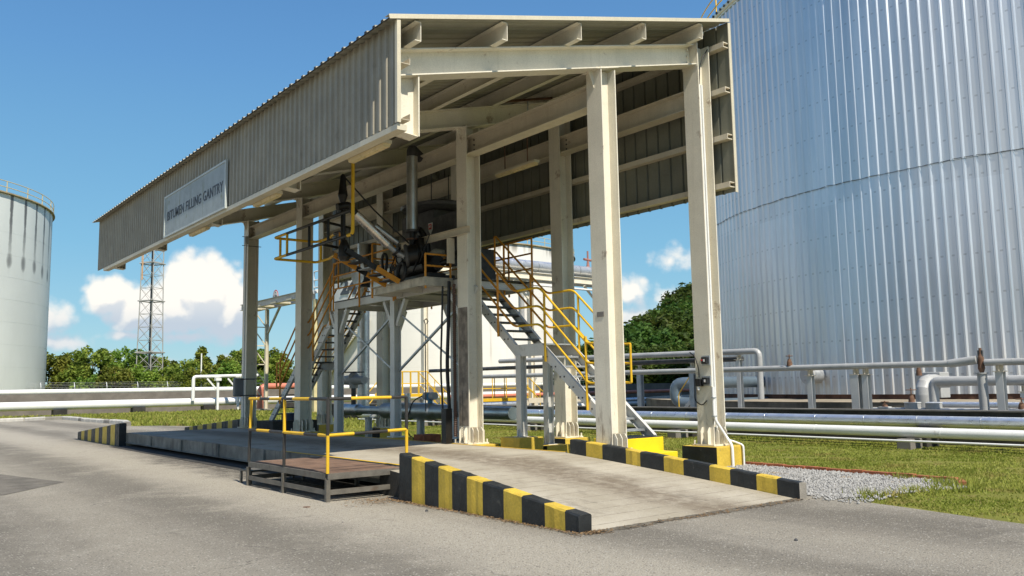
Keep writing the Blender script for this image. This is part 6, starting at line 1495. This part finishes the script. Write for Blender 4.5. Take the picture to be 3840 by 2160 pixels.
def inpoly(p, poly):
    x, y = p[:, 0], p[:, 1]; c = np.zeros(len(p), bool); n = len(poly)
    for i in range(n):
        (x0, y0), (x1, y1) = poly[i], poly[(i + 1) % n]
        k = ((y0 > y) != (y1 > y)); xi = (x1 - x0) * (y - y0) / (y1 - y0 + 1e-12) + x0; c ^= k & (x < xi)
    return c
def reg_near(g, n):
    p = np.stack([g.uniform(10.2, 21.1, n), g.uniform(.5, 34, n)], 1)
    d = np.hypot(p[:, 0], p[:, 1]); keep = g.uniform(0, 1, n) < np.clip(15 / d, 0, 1) ** 1.2
    pat = np.sin(p[:, 0] * 1.7 + 1.3 * np.sin(p[:, 1] * .9)) * np.sin(p[:, 1] * 1.35 + .8 * np.sin(p[:, 0] * 1.1)) + .4 * np.sin(p[:, 0] * 5.1 + p[:, 1] * 3.7)
    keep &= g.uniform(0, 1, n) > np.clip((pat - .45) * 1.6, 0, .92)
    keep &= ~inpoly(p, GPOLY)
    keep &= ~((p[:, 0] < 10.2 + (p[:, 1] - 3.4) * .19 + .08 * np.sin(p[:, 1] * 6) + .05 * np.sin(p[:, 1] * 23)) & (p[:, 1] < 7.5)); keep &= ~((p[:, 0] < 10.72) & (p[:, 1] >= 7))
    return p[keep]
tag(blades('lawn', 360000, reg_near, .012, .040, GRS, 5), 'short mixed green and straw coloured grass right of the canopy', 'grass', kind='stuff')
def reg_far(g, n):
    p = np.stack([g.uniform(-12, 45, n), g.uniform(32, 69, n)], 1)
    k = (p[:, 0] > np.interp(p[:, 1], [28, 31, 36, 40.5, 42, 43.2, 44.2, 47.6, 50, 54, 57, 60.2], [10.8, 11.6, 12.8, 13.3, 12.6, 12.2, 11.1, 11.7, 11.4, 11.2, 11.3, 11.4])) & (p[:, 0] < 20) | (p[:, 1] > 61.2) | ((p[:, 0] > 19))
    return p[k]
tag(blades('lawn', 120000, reg_far, .06, .22, GRS, 6, wid=.02), 'sunlit strip of longer grass in front of the left white pipes', 'grass', kind='stuff')
def reg_edge(g, n):
    c = np.array([(11.5, 6.25), (12.0, 6.0), (12.35, 6.1), (12.9, 6.2), (13.3, 6.5), (11.2, 6.45), (12.6, 5.8), (12.1, 6.3), (13.55, 7.2), (13.4, 6.15)]); i = g.integers(0, len(c), n)
    return c[i] + g.normal(0, .10, (n, 2))
tag(blades('grass_tufts', 1100, reg_edge, .03, .17, GRS, 8, wid=.006), 'sparse grass tufts growing through the edge of the gravel patch', 'grass', kind='stuff')
# gravel patch
poly_sheet('gravel_bed', GPOLY, .016, mat('gravel_dust', (.23, .22, .205), .95, var=.2, bump=.5))
def gravel():
    g = np.random.default_rng(3); n = 14000; p = np.stack([g.uniform(10.6, 13.85, n), g.uniform(5.9, 10.7, n)], 1); p = p[inpoly(p, GPOLY)]
    extra = np.stack([g.uniform(10.4, 11.4, 260), g.uniform(6.15, 6.9, 260)], 1); p = np.concatenate([p, extra]); n = len(p)
    base = np.array([(1, 0, 0), (-1, 0, 0), (0, 1, 0), (0, -1, 0), (0, 0, 1), (0, 0, -1)], float); fc = [(0, 2, 4), (2, 1, 4), (1, 3, 4), (3, 0, 4), (2, 0, 5), (1, 2, 5), (3, 1, 5), (0, 3, 5)]
    s_ = g.uniform(.009, .024, n); r = g.uniform(0, 6.28, n); ax_ = g.uniform(.6, 1.3, (n, 3)); v = base[None] * ax_[:, None] * s_[:, None, None]; v += g.normal(0, .22, v.shape) * s_[:, None, None]
    c, s2 = np.cos(r)[:, None], np.sin(r)[:, None]; x = v[..., 0] * c - v[..., 1] * s2; y = v[..., 0] * s2 + v[..., 1] * c
    v = np.stack([x + p[:, :1], y + p[:, 1:], v[..., 2] + .022], -1)
    f = (np.array(fc)[None] + (np.arange(n) * 6)[:, None, None]).reshape(-1)
    me = bpy.data.meshes.new('gravel'); me.vertices.add(6 * n); me.vertices.foreach_set('co', v.ravel()); me.loops.add(len(f)); me.loops.foreach_set('vertex_index', f); me.polygons.add(len(f) // 3); me.polygons.foreach_set('loop_start', np.arange(0, len(f), 3)); me.update(calc_edges=True); me.validate()
    m = mat('grey_gravel', (.33, .325, .31), .85, var=.4, vscale=22, world_co=True, spots=.7, spcol=(.30, .20, .09), spscale=1.6); me.materials.append(m); o = bpy.data.objects.new('gravel', me); COL.objects.link(o)
    tag(o, 'loose pale grey gravel in the brick edged patch beside the right kerb', 'gravel', kind='stuff')
gravel()
rnd = random.Random(9)
bp = [(13.86, 10.72), (13.72, 6.42), (13.2, 6.12)]; k = 0; 
for a, b in zip(bp[:-1], bp[1:]):
    L = math.dist(a, b); n = int(L / .225)
    for i in range(n):
        p = V((*a, 0)).lerp(V((*b, 0)), (i + .03) / n); q = V((*a, 0)).lerp(V((*b, 0)), (i + .97) / n); j = V((rnd.uniform(-.012, .012), rnd.uniform(-.01, .01), rnd.uniform(-.008, .008)))
        mb = MB(); mb.bar(p + j + V((0, 0, .03)), q + j + V((0, 0, .03)), .10, .085)
        k += 1; tag(build(mb, 'edging_brick', BRICK), '%s red edging brick along the gravel, counted from the yellow plinth' % ordinal(k - 1), 'brick', 'red edging bricks')
# road litter : pebbles and a drain lid
for i, (u, v, r) in enumerate(((1600, 1918, .022), (2560, 1772, .03), (2985, 2028, .02), (1285, 1960, .012), (2210, 1988, .012), (840, 1945, .02), (1150, 1905, .008))):
    p = onz(u, v, .012); mb = MB(); mb.tube([(p.x, p.y, .012), (p.x, p.y, .012 + r * .7), (p.x, p.y, .012 + r * 1.2)], r, 7, radii=[r, r * .9, r * .3]); tag(build(mb, 'pebble', DKGREY if i % 2 == 0 else GCONC), ('dark pebble on the asphalt just in front of the near kerb wall', 'grey pebble on the gravel side of the ramp near the last kerb block', 'dark pebble alone on the asphalt below the gravel patch', 'grey speck of stone between step platform and near kerb wall', 'dark pebble right beside the low end of the near kerb wall', 'grey pebble on the asphalt left of the rusty cap', 'tiny dark pebble touching the rusty drain cap')[i], 'pebble', '%s pebbles on the asphalt' % ('dark' if i % 2 == 0 else 'grey'))
p = onz(1150, 1902, .012); mb = MB(); mb.cyl((p.x, p.y, .012), .05, .006, 16); tag(build(mb, 'drain_cap', RUST), 'small flat rusty cap set in the asphalt before the step platform', 'cap')
# dry litter and grit gathered along the kerb foot and under the step platform
def litter():
    g = np.random.default_rng(12); n = 2600; pts = []
    t = g.uniform(0, 1, n); base = np.stack([6.33 - np.abs(g.normal(0, .05, n)), 7.0 + t * 3.9], 1); pts.append(base[:1300])
    t = g.uniform(0, 1, 500); pts.append(np.stack([6.1 + g.normal(0, .22, 500), 10.95 + g.normal(0, .20, 500)], 1))
    t = g.uniform(0, 1, 500); pts.append(np.stack([6.9 + t * 3.4, 6.9 + g.normal(0, .05, 500)], 1))
    t = g.uniform(0, 1, 300); pts.append(np.stack([6.45 + g.normal(0, .12, 300), 6.93 + g.normal(0, .06, 300)], 1))
    p = np.concatenate(pts); n = len(p); a = g.uniform(0, 6.28, n); L = g.uniform(.006, .028, n); W = g.uniform(.003, .008, n)
    u = np.stack([np.cos(a) * L, np.sin(a) * L, g.normal(0, .15, n) * L], 1); w_ = np.stack([-np.sin(a) * W, np.cos(a) * W, g.uniform(0, .6, n) * W], 1); c = np.stack([p[:, 0], p[:, 1], .018 + g.uniform(.001, .012, n)], 1)
    v = np.stack([c - u, c + w_, c + u, c - w_], 1).reshape(-1, 3); me = bpy.data.meshes.new('leaf_litter'); me.vertices.add(4 * n); me.vertices.foreach_set('co', v.ravel()); me.loops.add(4 * n); me.loops.foreach_set('vertex_index', np.arange(4 * n)); me.polygons.add(n); me.polygons.foreach_set('loop_start', np.arange(0, 4 * n, 4)); me.update(calc_edges=True)
    me.materials.append(mat('dry_litter', (.20, .125, .06), .9, var=.6, vscale=30, world_co=True, spots=.6, spcol=(.40, .36, .26), spscale=20)); o = bpy.data.objects.new('leaf_litter', me); COL.objects.link(o)
    tag(o, 'dry brown leaf litter and grit along the foot of the near kerb wall', 'litter', kind='stuff')
litter()
scene.cycles.max_bounces = 6; scene.cycles.diffuse_bounces = 3; scene.cycles.glossy_bounces = 3; scene.cycles.transparent_max_bounces = 4
world.cycles.sampling_method = 'MANUAL'; world.cycles.sample_map_resolution = 512
